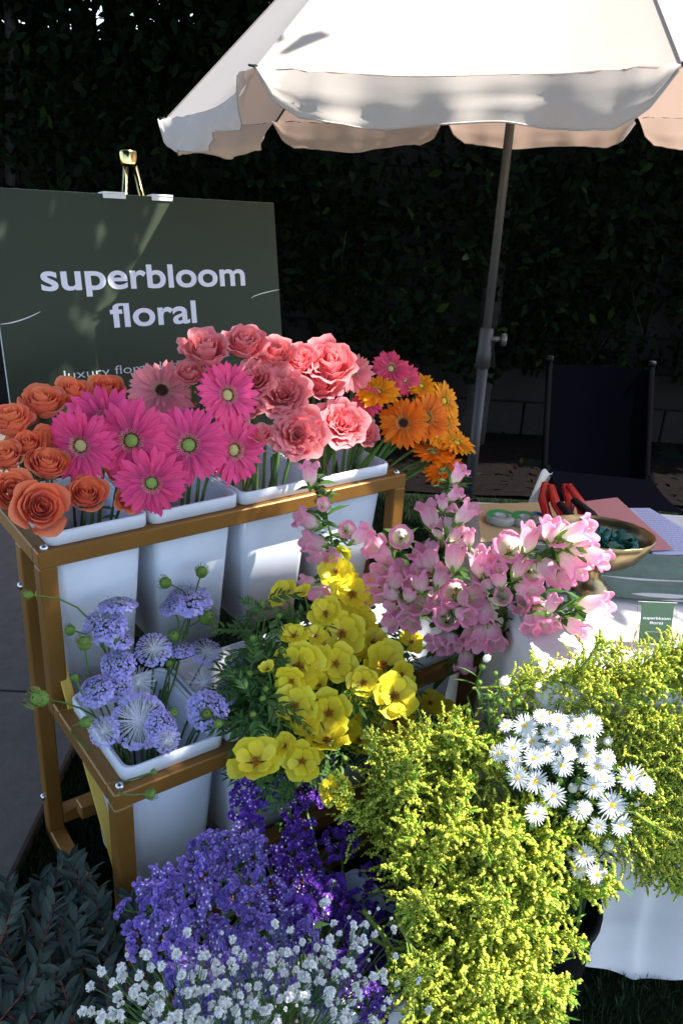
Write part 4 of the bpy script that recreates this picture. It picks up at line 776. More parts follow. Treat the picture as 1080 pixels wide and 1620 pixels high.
GYP = [
    [[-0.192, 0.6387, 0.5991], "sprig of white baby's breath, leftmost in the bottom row"],
    [[-0.0288, 0.7821, 0.4776], "sprig of white baby's breath, fifth from left in the second row"],
    [[0.0511, 0.8366, 0.3926], "sprig of white baby's breath, seventh from left in the second row"],
    [[-0.0809, 0.7343, 0.5108], "sprig of white baby's breath, sixth from left in the third row"],
    [[-0.1321, 0.696, 0.5592], "sprig of white baby's breath, fourth from left in the third row"],
    [[0.019, 0.8251, 0.448], "sprig of white baby's breath, sixth from left in the second row"],
    [[-0.0877, 0.7135, 0.4914], "sprig of white baby's breath, fifth from left in the bottom row"],
    [[-0.0445, 0.7517, 0.4587], "sprig of white baby's breath, seventh from left in the bottom row"],
    [[0.0787, 0.8883, 0.4342], "sprig of white baby's breath, rightmost in the top row"],
    [[-0.1716, 0.6545, 0.5799], "sprig of white baby's breath, second from left in the bottom row"],
    [[-0.1459, 0.7003, 0.5943], "sprig of white baby's breath, leftmost in the top row"],
    [[-0.0612, 0.7624, 0.5156], "sprig of white baby's breath, third from left in the second row"],
    [[-0.1059, 0.7324, 0.5618], "sprig of white baby's breath, second from left in the top row"],
    [[0.0353, 0.8553, 0.4702], "sprig of white baby's breath, sixth from left in the top row"],
    [[0.0573, 0.8814, 0.4719], "sprig of white baby's breath, seventh from left in the top row"],
    [[0.0043, 0.8334, 0.4992], "sprig of white baby's breath, fifth from left in the top row"],
    [[-0.1016, 0.7188, 0.5306], "sprig of white baby's breath, fifth from left in the third row"],
    [[-0.1541, 0.6616, 0.554], "sprig of white baby's breath, third from left in the bottom row"],
    [[0.008, 0.7981, 0.421], "sprig of white baby's breath, seventh from left in the third row"],
    [[-0.1694, 0.6752, 0.6048], "sprig of white baby's breath, second from left in the second row"],
    [[-0.1525, 0.6742, 0.5691], "sprig of white baby's breath, third from left in the third row"],
    [[-0.2163, 0.6231, 0.626], "sprig of white baby's breath, leftmost in the third row"],
    [[-0.0163, 0.7709, 0.4277], "sprig of white baby's breath, rightmost in the bottom row"],
    [[-0.0439, 0.7891, 0.5252], "sprig of white baby's breath, third from left in the top row"],
    [[-0.0172, 0.8047, 0.4934], "sprig of white baby's breath, fourth from left in the top row"],
    [[-0.0492, 0.7597, 0.4837], "sprig of white baby's breath, fourth from left in the second row"],
    [[-0.0671, 0.7331, 0.478], "sprig of white baby's breath, sixth from left in the bottom row"],
    [[0.0523, 0.8499, 0.4175], "sprig of white baby's breath, rightmost in the second row"],
    [[-0.1355, 0.6803, 0.5426], "sprig of white baby's breath, fourth from left in the bottom row"],
    [[0.0617, 0.8343, 0.361], "sprig of white baby's breath, rightmost in the third row"],
    [[-0.1852, 0.6562, 0.6094], "sprig of white baby's breath, leftmost in the second row"],
    [[-0.2048, 0.6389, 0.6242], "sprig of white baby's breath, second from left in the third row"],
]
EUC = [
    [[-0.3707, 0.9445, 0.19], 'dark eucalyptus branch with reddish stem, sixth from left in the bottom row'],
    [[-0.4482, 1.0734, 0.211], 'dark eucalyptus branch with reddish stem, third from left in the top row'],
    [[-0.4873, 0.9346, 0.1896], 'dark eucalyptus branch with reddish stem, second from left in the bottom row'],
    [[-0.3303, 0.9797, 0.1955], 'dark eucalyptus branch with reddish stem, rightmost in the third row'],
    [[-0.3779, 1.0596, 0.2083], 'dark eucalyptus branch with reddish stem, fifth from left in the second row'],
    [[-0.4468, 0.9574, 0.193], 'dark eucalyptus branch with reddish stem, fourth from left in the third row'],
    [[-0.447, 1.0172, 0.2026], 'dark eucalyptus branch with reddish stem, fourth from left in the second row'],
    [[-0.3914, 1.0005, 0.1995], 'dark eucalyptus branch with reddish stem, sixth from left in the third row'],
    [[-0.3217, 1.0559, 0.2072], 'dark eucalyptus branch with reddish stem, seventh from left in the second row'],
    [[-0.5041, 0.9179, 0.1869], 'dark eucalyptus branch with reddish stem, leftmost in the bottom row'],
    [[-0.5398, 0.9631, 0.1949], 'dark eucalyptus branch with reddish stem, leftmost in the third row'],
    [[-0.3891, 0.9271, 0.1872], 'dark eucalyptus branch with reddish stem, fifth from left in the bottom row'],
    [[-0.4515, 0.9087, 0.1846], 'dark eucalyptus branch with reddish stem, third from left in the bottom row'],
    [[-0.5043, 1.0864, 0.2134], 'dark eucalyptus branch with reddish stem, leftmost in the top row'],
    [[-0.4238, 0.897, 0.1822], 'dark eucalyptus branch with reddish stem, fourth from left in the bottom row'],
    [[-0.2906, 1.0216, 0.2017], 'dark eucalyptus branch with reddish stem, rightmost in the second row'],
    [[-0.3504, 1.0726, 0.2099], 'dark eucalyptus branch with reddish stem, rightmost in the top row'],
    [[-0.4089, 0.9802, 0.1964], 'dark eucalyptus branch with reddish stem, fifth from left in the third row'],
    [[-0.4162, 1.0652, 0.2095], 'dark eucalyptus branch with reddish stem, fifth from left in the top row'],
    [[-0.4706, 1.0, 0.2002], 'dark eucalyptus branch with reddish stem, third from left in the third row'],
    [[-0.5491, 1.0027, 0.2014], 'dark eucalyptus branch with reddish stem, leftmost in the second row'],
    [[-0.4386, 1.1283, 0.2185], 'dark eucalyptus branch with reddish stem, fourth from left in the top row'],
    [[-0.4023, 1.0951, 0.2136], 'dark eucalyptus branch with reddish stem, sixth from left in the top row'],
    [[-0.4919, 0.9867, 0.1983], 'dark eucalyptus branch with reddish stem, second from left in the third row'],
    [[-0.5124, 1.0266, 0.2047], 'dark eucalyptus branch with reddish stem, third from left in the second row'],
    [[-0.3242, 0.9243, 0.1861], 'dark eucalyptus branch with reddish stem, seventh from left in the bottom row'],
    [[-0.3125, 0.9495, 0.1903], 'dark eucalyptus branch with reddish stem, rightmost in the bottom row'],
    [[-0.5477, 1.0356, 0.2065], 'dark eucalyptus branch with reddish stem, second from left in the second row'],
    [[-0.4787, 1.0623, 0.2097], 'dark eucalyptus branch with reddish stem, second from left in the top row'],
    [[-0.3447, 1.0319, 0.2039], 'dark eucalyptus branch with reddish stem, sixth from left in the second row'],
]
BOARD = [[-0.8181, 1.9616, 1.3704], [0.70285, 0.70991, -0.04517], [-0.10173, 0.16316, 0.98134], [0.70403, -0.68514, 0.18689], 0.8235]
SHADE_A = [  # leaf outline of the added tree, cut to shade the left half
    [0.62, 1.91],
    [0.67, 1.84],
    [0.85, 1.83],
    [0.98, 1.74],
    [1.14, 1.65],
    [1.28, 1.59],
    [1.32, 1.5],
    [1.35, 1.38],
    [1.4, 1.26],
    [1.46, 1.13],
    [1.6, 0.9],
    [1.7, -0.6],
    [-1.9, -0.6],
    [-1.9, 2.3],
    [0.27, 2.27],
    [0.33, 2.2],
    [0.345, 2.08],
    [0.5, 1.98],
]
SHADE_B = [  # separate leaf patch added overhead to shade the rear of the table
    [1.66, 1.64],
    [2.29, 1.69],
    [2.61, 2.35],
    [1.59, 2.19],
]
UMB = {'c': [[0.6088, 1.8909, 1.6753], [-0.2397, 2.1166, 1.643], [-0.5939, 2.843, 1.5383], [-0.339, 3.6446, 1.5645], [0.3434, 4.0517, 1.6217], [1.0901, 3.826, 1.655], [1.5439, 3.0996, 1.6957], [1.3162, 2.2981, 1.7155]], 'ap': [0.3998, 3.014, 2.6119], 'O': [0.4645, 2.9713, 1.6301]}


# ================================================================== SETTING
g = MB(); n = 60
def gz(a, b): return Vector((-60 + 120 * a, -30 + 100 * b, 0))
g.grid(gz, 12, 12); g.obj('ground', 'turf')['kind'] = 'structure'
g = MB(); y = -4.0; k = 0
pathroot = None
while y < 4.0:     # poured concrete in squares with tooled joints
    m = MB(); m.box(-2.25, y + .6, .012, 3.19, 1.188, .05, bev=.006)
    if pathroot is None: pathroot = m.obj('path', 'concrete', smooth=False); pathroot['kind'] = 'structure'
    else: put('slab', m.mesh('slab', 'concrete', False), None).parent = pathroot
    y += 1.2
g = MB(); g.grid(lambda a, b: Vector((-4 + 10 * a, 3.75 + 1.3 * b, .012 + .03 * mn.noise(Vector((a * 30, b * 6, 0))))), 60, 12)
g.obj('soil_bed', 'soil')['kind'] = 'structure'

def turf(name, rects, n, hmin, hmax, seed):
    r_ = np.random.RandomState(seed); V = []; Fc = []; Cc = []
    area = [(x1 - x0) * (y1 - y0) for x0, y0, x1, y1 in rects]; tot = sum(area)
    for (x0, y0, x1, y1), ar in zip(rects, area):
        k = int(n * ar / tot); x = r_.uniform(x0, x1, k); y = r_.uniform(y0, y1, k); h = r_.uniform(hmin, hmax, k); a = r_.uniform(0, 2 * PI, k)
        w = r_.uniform(.0012, .0022, k); dx = np.cos(a) * w; dy = np.sin(a) * w; lx = r_.normal(0, .35, k) * h; ly = r_.normal(0, .35, k) * h
        z = np.zeros(k)
        p = np.stack([np.stack([x - dx, y - dy, z], 1), np.stack([x + dx, y + dy, z], 1), np.stack([x + dx * .6 + lx * .5, y + dy * .6 + ly * .5, h * .6], 1),
                      np.stack([x - dx * .6 + lx * .5, y - dy * .6 + ly * .5, h * .6], 1), np.stack([x + lx, y + ly, h], 1)], 1)
        b = len(V) if isinstance(V, list) and not V else 0
        V.append(p.reshape(-1, 3)); Cc.append(np.repeat(r_.uniform(.55, 1.35, (k, 1)) * np.array([[1, 1, 1]]) * np.stack([r_.uniform(.8, 1.6, k), np.ones(k), np.ones(k)], 1), 5, 0))
    V = np.concatenate(V); Cc = np.concatenate(Cc); k = len(V) // 5; b = np.arange(k) * 5
    quads = np.stack([b, b + 1, b + 2, b + 3], 1); tris = np.stack([b + 3, b + 2, b + 4], 1)
    return rawmesh(name, V, quads, tris, Cc, 'blade')
def rawmesh(name, V, quads, tris, Cc, m):
    me = bpy.data.meshes.new(name); nq, nt_ = len(quads), len(tris)
    me.vertices.add(len(V)); me.vertices.foreach_set('co', V.astype(np.float32).ravel())
    me.loops.add(nq * 4 + nt_ * 3); me.polygons.add(nq + nt_)
    li = np.concatenate([quads.ravel(), tris.ravel()]) if nt_ else quads.ravel()
    me.loops.foreach_set('vertex_index', li.astype(np.int32))
    ls = np.concatenate([np.arange(nq) * 4, nq * 4 + np.arange(nt_) * 3]).astype(np.int32); me.polygons.foreach_set('loop_start', ls)
    me.polygons.foreach_set('loop_total', np.concatenate([np.full(nq, 4), np.full(nt_, 3)]).astype(np.int32))
    me.materials.append(MT[m]); ca = me.color_attributes.new('Col', 'FLOAT_COLOR', 'POINT')
    a = np.ones((len(V), 4), np.float32); a[:, :3] = Cc; ca.data.foreach_set('color', a.ravel())
    me.update(calc_edges=True); me.validate(); return me
o = put('turf_grass', turf('turf_grass', [(-.66, .7, .4, 1.9), (.35, .85, 1.3, 1.5), (-.66, 1.9, 2.2, 3.7)], 120000, .018, .034, 3)); o['kind'] = 'stuff'
tag(o, 'dark green artificial turf blades under the rack and table', 'turf')

# block wall behind the hedge
w = thing('block_wall', 'grey concrete block garden wall showing below the hedge', 'wall', (-4, 4.72, 0))
m = MB(); m.box(.5, 4.83, .95, 9.4, .12, 1.9); m.obj('mortar_core', 'mortar', w, False)
m = MB(); m.box(0, 0, 0, .39, .05, .19, bev=.006); bm = m.mesh('block', 'block', False)
for j in range(9):
    for i in range(23):
        x = -4.0 + i * .4 + (.2 if j % 2 else 0)
        put('block', bm, w, Matrix.Translation((x, 4.762 + rnd(-.002, .002), .1 + j * .2)))

# hedge: trunks and a deep mass of leaves with small gaps to the sky at its top
h = thing('hedge', 'tall dark green clipped hedge of glossy leaves filling the background', 'hedge', (0, 4.5, 0))
def leafmass(name, pts, nrm, L0, L1, m, colf, seed, wr=.45):
    r_ = np.random.RandomState(seed); k = len(pts)
    d = r_.normal(0, 1, (k, 3)); d[:, 2] -= .4; d /= np.linalg.norm(d, axis=1)[:, None]
    nn = nrm + r_.normal(0, .55, (k, 3)); x = np.cross(d, nn); x /= np.linalg.norm(x, axis=1)[:, None]; nn = np.cross(x, d)
    L = r_.uniform(L0, L1, (k, 1)); W = L * wr
    P = [pts, pts + d * L * .35 - x * W * .5 + nn * W * .15, pts + d * L * .4, pts + d * L * .35 + x * W * .5 + nn * W * .15, pts + d * L * .72 - x * W * .36 - nn * L * .04,
         pts + d * L * .75 - nn * L * .07, pts + d * L * .72 + x * W * .36 - nn * L * .04, pts + d * L - nn * L * .16]
    V = np.stack(P, 1).reshape(-1, 3); b = np.arange(k) * 8
    q = np.concatenate([np.stack([b + 1, b + 2, b + 5, b + 4], 1), np.stack([b + 2, b + 3, b + 6, b + 5], 1)])
    t = np.concatenate([np.stack([b, b + 2, b + 1], 1), np.stack([b, b + 3, b + 2], 1), np.stack([b + 4, b + 5, b + 7], 1), np.stack([b + 5, b + 6, b + 7], 1)])
    C_ = np.repeat(colf(r_, k, pts), 8, 0)
    return rawmesh(name, V, q, t, C_, m)
r_ = np.random.RandomState(11); K = 46000
px = r_.uniform(-3.4, 3.6, K); pz = .42 + (3.5 - .42) * r_.uniform(0, 1, K) ** .9
cl = np.array([mn.noise(Vector((a * 2.2, b * 2.2, 3.1))) for a, b in zip(px, pz)])
py = 4.42 + .16 * np.array([mn.noise(Vector((a * 1.3, b * 1.3, 9.))) for a, b in zip(px, pz)]) + r_.uniform(-.10, .22, K) - cl * .1
low = .42 + .22 * np.array([mn.noise(Vector((a * 1.7, 0, 5.))) for a in px])
keep = (pz > low) & ~((cl < -.28) & (r_.uniform(0, 1, K) < .75))
pts = np.stack([px, py, pz], 1)[keep]
def hcol(r_, k, p):
    v = r_.uniform(.45, 1.5, (k, 1)); c = np.ones((k, 3)) * v
    y_ = r_.uniform(0, 1, k) < .05; c[y_] *= np.array([2.6, 2.6, 1.2]); return c
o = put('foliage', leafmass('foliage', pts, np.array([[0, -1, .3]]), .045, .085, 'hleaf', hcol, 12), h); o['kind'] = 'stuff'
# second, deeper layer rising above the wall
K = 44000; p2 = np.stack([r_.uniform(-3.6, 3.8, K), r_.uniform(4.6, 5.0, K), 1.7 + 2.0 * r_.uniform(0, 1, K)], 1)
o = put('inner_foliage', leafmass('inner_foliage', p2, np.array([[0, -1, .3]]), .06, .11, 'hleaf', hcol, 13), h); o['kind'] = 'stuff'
for x, lean, rr in ((.70, .10, .055), (-1.75, .06, .04), (2.4, .1, .05)):
    m = MB(); pth = [Vector((x - lean * .2 + lean * t_ + .015 * math.sin(t_ * 9), 4.52 + .1 * t_ , t_ * 2.3 - .02)) for t_ in [i / 10 for i in range(11)]]
    m.tube(pth, [rr * (1.25 - .7 * i / 10 + (.4 if i == 0 else 0)) for i in range(11)], 9); m.obj('trunk', 'bark', h)
m = MB()
for i in range(45):
    p = Vector((rnd(-3, 3.2), rnd(4.4, 4.7), rnd(.4, 2.6))); d = Vector((rnd(-.5, .5), rnd(-.3, 0), rnd(.2, 1))).normalized()
    m.tube([p, p + d * .15 + Vector((rnd(-.02, .02), 0, 0)), p + d * .32], [.0035, .003, .0015], 4)
o = m.obj('twigs', 'bark', h); o['kind'] = 'stuff'

# fallen leaves and mulch crumbs on the soil bed
m = MB()
for i in range(500):
    p = (rnd(-1.5, 2.6), rnd(3.8, 4.6), .045); m.leaf(p, (rnd(-1, 1), rnd(-1, 1), .1), (rnd(-.4, .4), rnd(-.4, .4), 1), rnd(.03, .06), rnd(.012, .025), (rnd(.6, 2.2), rnd(.5, 1), .5))
o = m.obj('leaf_litter', 'hleaf'); tag(o, 'dry leaves scattered on the soil below the hedge', 'leaves', kind='stuff')

# unseen tree added over the stand, its leaf outline shaped to throw the shade
tr = thing('added_shade_tree', 'unseen tree added above the flower stand to shade it', 'tree', (-2.3, -.9, 0))
m = MB(); m.tube([(-2.3, -.9, -.05), (-2.25, -.85, .8), (-2.1, -.7, 1.7), (-1.8, -.4, 2.35)], [.16, .12, .11, .09], 12)
m.obj('trunk', 'bark', tr)
m = MB()
for e in ((.8, 1.5, 2.9), (2.3, 2.2, 2.95), (-.5, 2.2, 2.85), (1.2, .6, 2.95), (-1.3, 1.2, 2.8)):
    m.tube(bez(Vector((-1.8, -.4, 2.35)), Vector((-1.3, .1, 2.8)), Vector(e) * .6 + Vector((0, 0, 1.1)), Vector(e), 8), [.06, .05, .045, .04, .035, .03, .022, .015, .008], 7)
m.obj('limbs', 'bark', tr)
def inpoly(x, y, POLY):
    c_ = False
    for i in range(len(POLY)):
        (x1, y1), (x2, y2) = POLY[i - 1], POLY[i]
        if (y1 > y) != (y2 > y) and x < (x2 - x1) * (y - y1) / (y2 - y1) + x1: c_ = not c_
    return c_
tp = []
while len(tp) < 33000:
    x, y = (rnd(-1.9, 1.7), rnd(-.6, 2.65)) if len(tp) < 27000 else ((rnd(1.5, 2.7), rnd(1.5, 2.6)) if len(tp) < 31000 else (rnd(2.02, 2.5), rnd(1.05, 1.47)))  # leaves added in patches to shade the stand, table rear and cloth front
    if inpoly(x + random.gauss(0, .03), y + random.gauss(0, .03), SHADE_A if len(tp) < 27000 else (SHADE_B if len(tp) < 31000 else [(2.04, 1.05), (2.5, 1.05), (2.5, 1.47), (2.04, 1.47)])):
        z = 2.6 + rnd(0, .28); tp.append((x + (z - 2.6) * .648, y + (z - 2.6) * .034, z))
o = put('shade_crown', leafmass('shade_crown', np.array(tp), np.array([[0, 0, 1.]]), .06, .11, 'hleaf', hcol, 14, .55), tr); o['kind'] = 'stuff'

# ================================================================== FLOWER RACK
rk = thing('flower_rack', 'stepped gold metal flower rack holding rows of white bins', 'rack', RK(0, 0, 0))
def bar(name, a, b, w=.034, hh=.034, mt='gold'):
    """square tube between two rack points (s,t,z); w across, hh in height/depth"""
    A = Vector(a); B = Vector(b); d = B - A; L = d.length; d.normalize()
    ref = Vector((0, 0, 1)) if abs(d.z) < .8 else Vector((0, 1, 0))
    x = d.cross(ref).normalized(); y = x.cross(d).normalized()
    M = Matrix(((x.x, d.x, y.x, 0), (x.y, d.y, y.y, 0), (x.z, d.z, y.z, 0), (0, 0, 0, 1)))
    m = MB(); m.box(0, 0, 0, w, L, hh, bev=.0025)
    return put(name, m.mesh(name, mt, False), rk, RM @ Matrix.Translation((A + B) / 2) @ M)
q = .017; T = .034
def tier(z, tf, tb, zl):
    yc = z - q
    bar('rail', (0, tf + q, yc), (RL, tf + q, yc)); bar('rail', (0, tb - q, yc), (RL, tb - q, yc))
    for s in (q, RL - q): bar('rail', (s, tf + T, yc), (s, tb - T, yc))
    for s in (q, RL - q): bar('post', (s, tf + q, z - T), (s, tf + q, zl))
tier(Z1, 0, .30, Z2 - T)
tier(Z2, -D2, 0 - .001, 0)
for s in (q, RL - q):
    bar('post', (s, D1 + q, Z1 - T), (s, D1 + q, 0)); bar('rail', (s, D1, q), (s, -D2 + T, q))
bar('rail', (T, D1 + q, q + .04), (RL - T, D1 + q, q + .04)); bar('rail', (T, -D2 + q, Z3 + .04), (RL - T, -D2 + q, Z3 + .04))
bar('rail', (T, .0, Z3 + .04), (RL - T, .0, Z3 + .04))
tier(Z3 - .03, -D2 - .30, -D2 - .002, 0)
for s in (.002, RL - .002):    # bright flat diagonal brace
    A, B = Vector((.03 if s < .1 else RL - .03, D1 + .01, .655)), Vector((.03 if s < .1 else RL - .03, -D2 + .03, .13)); d = (B - A); L = d.length; d.normalize(); x = Vector((1, 0, 0)); y = x.cross(d)
    M = Matrix(((x.x, d.x, y.x, 0), (x.y, d.y, y.y, 0), (x.z, d.z, y.z, 0), (0, 0, 0, 1)))
    m = MB(); m.box(0, 0, 0, .020, L, .006, bev=.001); put('brace', m.mesh('brace', 'goldshine', False), rk, RM @ Matrix.Translation((A + B) / 2) @ M)
m = MB(); m.lathe([(.0085, 0), (.0085, .003), (.0065, .006), (.003, .0075), (.0, .008)], 10); bolt = m.mesh('bolt', 'chrome')
for s, t, z in ((.018, .018, Z1), (RL - .018, .018, Z1), (.018, -D2 + .018, Z2), (RL - .018, -D2 + .018, Z2)): put('bolt', bolt, rk, RM @ Matrix.Translation((s, t, z)))
for s, t, z in ((0, D1 + .02, .655), (0, D1 + .02, .12)): put('bolt', bolt, rk, RM @ Matrix.Translation((s, t, z)) @ Matrix.Rotation(-PI / 2, 4, 'Y'))

# white tapered bins: body, rolled rim
def bin_mesh(w, d, hh, taper=.78):
    def ring(sx, sy, z, r_=.018, n=4):
        o = []
        for cx, cy, a0 in ((1, 1, 0), (-1, 1, 90), (-1, -1, 180), (1, -1, 270)):
            for i in range(n + 1):
                a = R(a0 + 90 * i / n); o.append(Vector((cx * (sx / 2 - r_) + r_ * math.cos(a), cy * (sy / 2 - r_) + r_ * math.sin(a), z)))
        return o
    def loft(rings, cap):
        m = MB(); n = len(rings[0]); vs = [v for r_ in rings for v in r_]
        fs = [(i * n + q_, i * n + (q_ + 1) % n, (i + 1) * n + (q_ + 1) % n, (i + 1) * n + q_) for i in range(len(rings) - 1) for q_ in range(n)]
        if cap: fs.append(tuple(range(n - 1, -1, -1))); fs.append(tuple(range((len(rings) - 1) * n, len(rings) * n)))
        m.add(vs, fs); return m
    t = .003; iw, idp = w - .014, d - .014
    body = loft([ring(iw * taper, idp * taper, -hh), ring(iw, idp, -.004), ring(iw - 2 * t, idp - 2 * t, -.004), ring((iw) * taper - 2 * t, idp * taper - 2 * t, -hh + .004)], True)
    rim = loft([ring(w - .010, d - .010, -.028), ring(w, d, -.027), ring(w + .001, d + .001, -.003), ring(w - .003, d - .003, 0), ring(w - .010, d - .010, 0), ring(w - .012, d - .012, -.004), ring(iw - .001, idp - .001, -.03)], False)
    return body.mesh('body', 'white'), rim.mesh('rim', 'white')
bb, br = bin_mesh(.198, .262, .35)
bbs, brs = bin_mesh(.198, .262, .185)
BL = ['first white bin from the left on the top tier, with orange roses', 'second white bin on the top tier, under the magenta gerberas', 'third white bin on the top tier, with pink garden roses',
      'fourth white bin on the top tier, partly sunlit, with orange gerberas', 'shaded white bin of lace flowers on the middle tier', 'white bin of yellow ranunculus on the middle tier',
      'white middle tier bin behind the yellow and pink flowers', 'white middle tier bin at the right end under the campanulas']
def bin_thing(M, lab, b_, r2, name='flower_bin'):
    t = thing(name, lab, 'bin', M.translation, 'white tapered flower bins'); put('body', b_, t, M); put('rim', r2, t, M)
for i in range(4):
    bin_thing(RM @ Matrix.Translation((.12 + .2035 * i + .005, .145, Z1 + .029)), BL[i], bb, br)
    bin_thing(RM @ Matrix.Translation((.12 + .2035 * i + .005, -.163, Z2 + .029)), BL[4 + i], bb, br)
bin_thing(RM @ Matrix.Translation((.12, -.60, .2)), 'low white bin of lavender statice at the foot of the rack', bbs, brs)
bin_thing(RM @ Matrix.Translation((.325, -.60, .2)), 'low white bin corner below the violet statice', bbs, brs)
m = MB(); m.lathe([(.0, .002), (.10, .002), (.105, .01), (.118, .24), (.124, .245), (.124, .255), (.113, .255), (.1, .02), (0, .02)], 36)
o = m.obj('bucket', 'blackpl'); o.location = (.39, 1.17, 0); tag(o, 'round black bucket behind the goldenrod beside the white cloth', 'bucket')

# ================================================================== SIGN AND EASEL
TL = Vector(BOARD[0]); BA = Vector(BOARD[1]); BB = Vector(BOARD[2]); BN = Vector(BOARD[3]); BW = BOARD[4]; BH = 1.12
BM = Matrix(((BA.x, BB.x, BN.x, TL.x), (BA.y, BB.y, BN.y, TL.y), (BA.z, BB.z, BN.z, TL.z), (0, 0, 0, 1)))
sg = thing('welcome_sign', 'dark green sign board with white superbloom floral lettering on the easel', 'sign', TL - BB * BH)
m = MB(); m.box(BW / 2, -BH / 2, -.003, BW, BH, .005); put('panel_core', m.mesh('panel_core', 'boardedge', False), sg, BM)
m = MB(); m.box(BW / 2, -BH / 2, .0006, BW - .001, BH - .001, .001); put('panel_face', m.mesh('panel_face', 'board', False), sg, BM)
def lettering(s, x0, x1, ybase, hx, name, mt, par, M0, z=.0014, off=0., shear=0., slope=0., ext=.0004, ref='x'):
    cu = bpy.data.curves.new('t', 'FONT'); cu.body = s; cu.size = 1; cu.offset = off; cu.extrude = 0; cu.shear = shear; cu.resolution_u = 6
    to = bpy.data.objects.new('t', cu); col.objects.link(to); dg = bpy.context.evaluated_depsgraph_get()
    me = bpy.data.meshes.new_from_object(to.evaluated_get(dg)); bpy.data.objects.remove(to)
    me.materials.clear(); me.materials.append(MT[mt])
    co = np.empty(len(me.vertices) * 3); me.vertices.foreach_get('co', co); co = co.reshape(-1, 3)
    mnx, mxx = co[:, 0].min(), co[:, 0].max(); xh = hx / .54
    X = (co[:, 0] - mnx) / (mxx - mnx) * (x1 - x0) + x0; yy_ = co[:, 1].copy(); hi = yy_ > .54
    if name == 'lettering': yy_[hi] = .54 + (yy_[hi] - .54) * .55; yy_[yy_ < 0] *= .75
    Y = yy_ * xh + ybase + (X - x0) * slope
    co[:, 0] = X; co[:, 1] = Y; co[:, 2] = z; me.vertices.foreach_set('co', co.ravel()); me.update()
    return put(name, me, par, M0)
sl_ = 0.0
lettering('superbloom', .109, .702, -.2205, .0485, 'lettering', 'ink', sg, BM, off=.019)
lettering('floral', .277, .531, -.3125, .0485, 'lettering', 'ink', sg, BM, off=.019)
lettering('luxury floral designs for', .138, .60, -.4270, .0165, 'tagline', 'inkthin', sg, BM, off=-.006)
def ribbon(pts, w, name):
    m = MB(); vs = []
    P = [Vector((*p, .0014)) for p in pts]
    for i, p in enumerate(P):
        d = (P[min(i + 1, len(P) - 1)] - P[max(0, i - 1)]).normalized(); nn = Vector((-d.y, d.x, 0)); ww = w * (.35 + .65 * math.sin(PI * min(1, max(0, i / (len(P) - 1)))) ** .5); vs += [p + nn * ww, p - nn * ww]
    m.add(vs, [(2 * i, 2 * i + 1, 2 * i + 3, 2 * i + 2) for i in range(len(P) - 1)]); put(name, m.mesh(name, 'inkthin', False), sg, BM)
ribbon([(0.001 + .098 * t_, -.2909 + .0236 * t_ ** 1.8) for t_ in [i / 14 for i in range(15)]], .0012, 'flourish')
ribbon([(.7193 + .103 * t_, -.2566 + .0215 * t_ ** .6) for t_ in [i / 14 for i in range(15)]], .0012, 'flourish')
ez = thing('easel', 'shiny brass tube easel with its tip above the green sign', 'easel', TL + BA * .4 - BB * 1.3 - BN * .2)
def tubeo(name, pts, r_, mt, par, n=10):
    m = MB(); m.tube(pts, r_, n); return put(name, m.mesh(name, mt), par)
def bp(x, y, z): return BM @ Vector((x, y, z))
top = bp(.382, .098, -.02)
tubeo('leg', [bp(.372, .085, -.014), bp(.345, -.1, -.014), bp(.22, -.85, -.014), bp(.13, -1.42, -.014)], .0075, 'brasst', ez)
tubeo('leg', [bp(.392, .085, -.014), bp(.428, -.1, -.014), bp(.56, -.85, -.014), bp(.66, -1.42, -.014)], .0075, 'brasst', ez)
tubeo('leg', [bp(.382, .08, -.03), bp(.38, -.5, -.2), Vector((bp(.38, -.5, -.2) * 2 - bp(.382, .08, -.03)))], .0075, 'brasst', ez)
m = MB(); m.lathe([(.021, -.028), (.022, -.024), (.022, .0), (.021, .004), (.0, .005)], 14); put('cap', m.mesh('cap', 'brasst'), ez, BM @ Matrix.Translation((.382, .10, -.016)) @ Matrix.Rotation(-PI / 2, 4, 'X') @ Matrix.Scale(.75, 4, (0, 1, 0)))
for x0, x1 in ((.290, .352), (.425, .487)):
    m = MB(); m.box((x0 + x1) / 2, .002, -.006, x1 - x0, .005, .026, bev=.001); m.box((x0 + x1) / 2, -.004, .0035, x1 - x0, .013, .003, bev=.001); put('clip', m.mesh('clip', 'water', False), ez, BM)

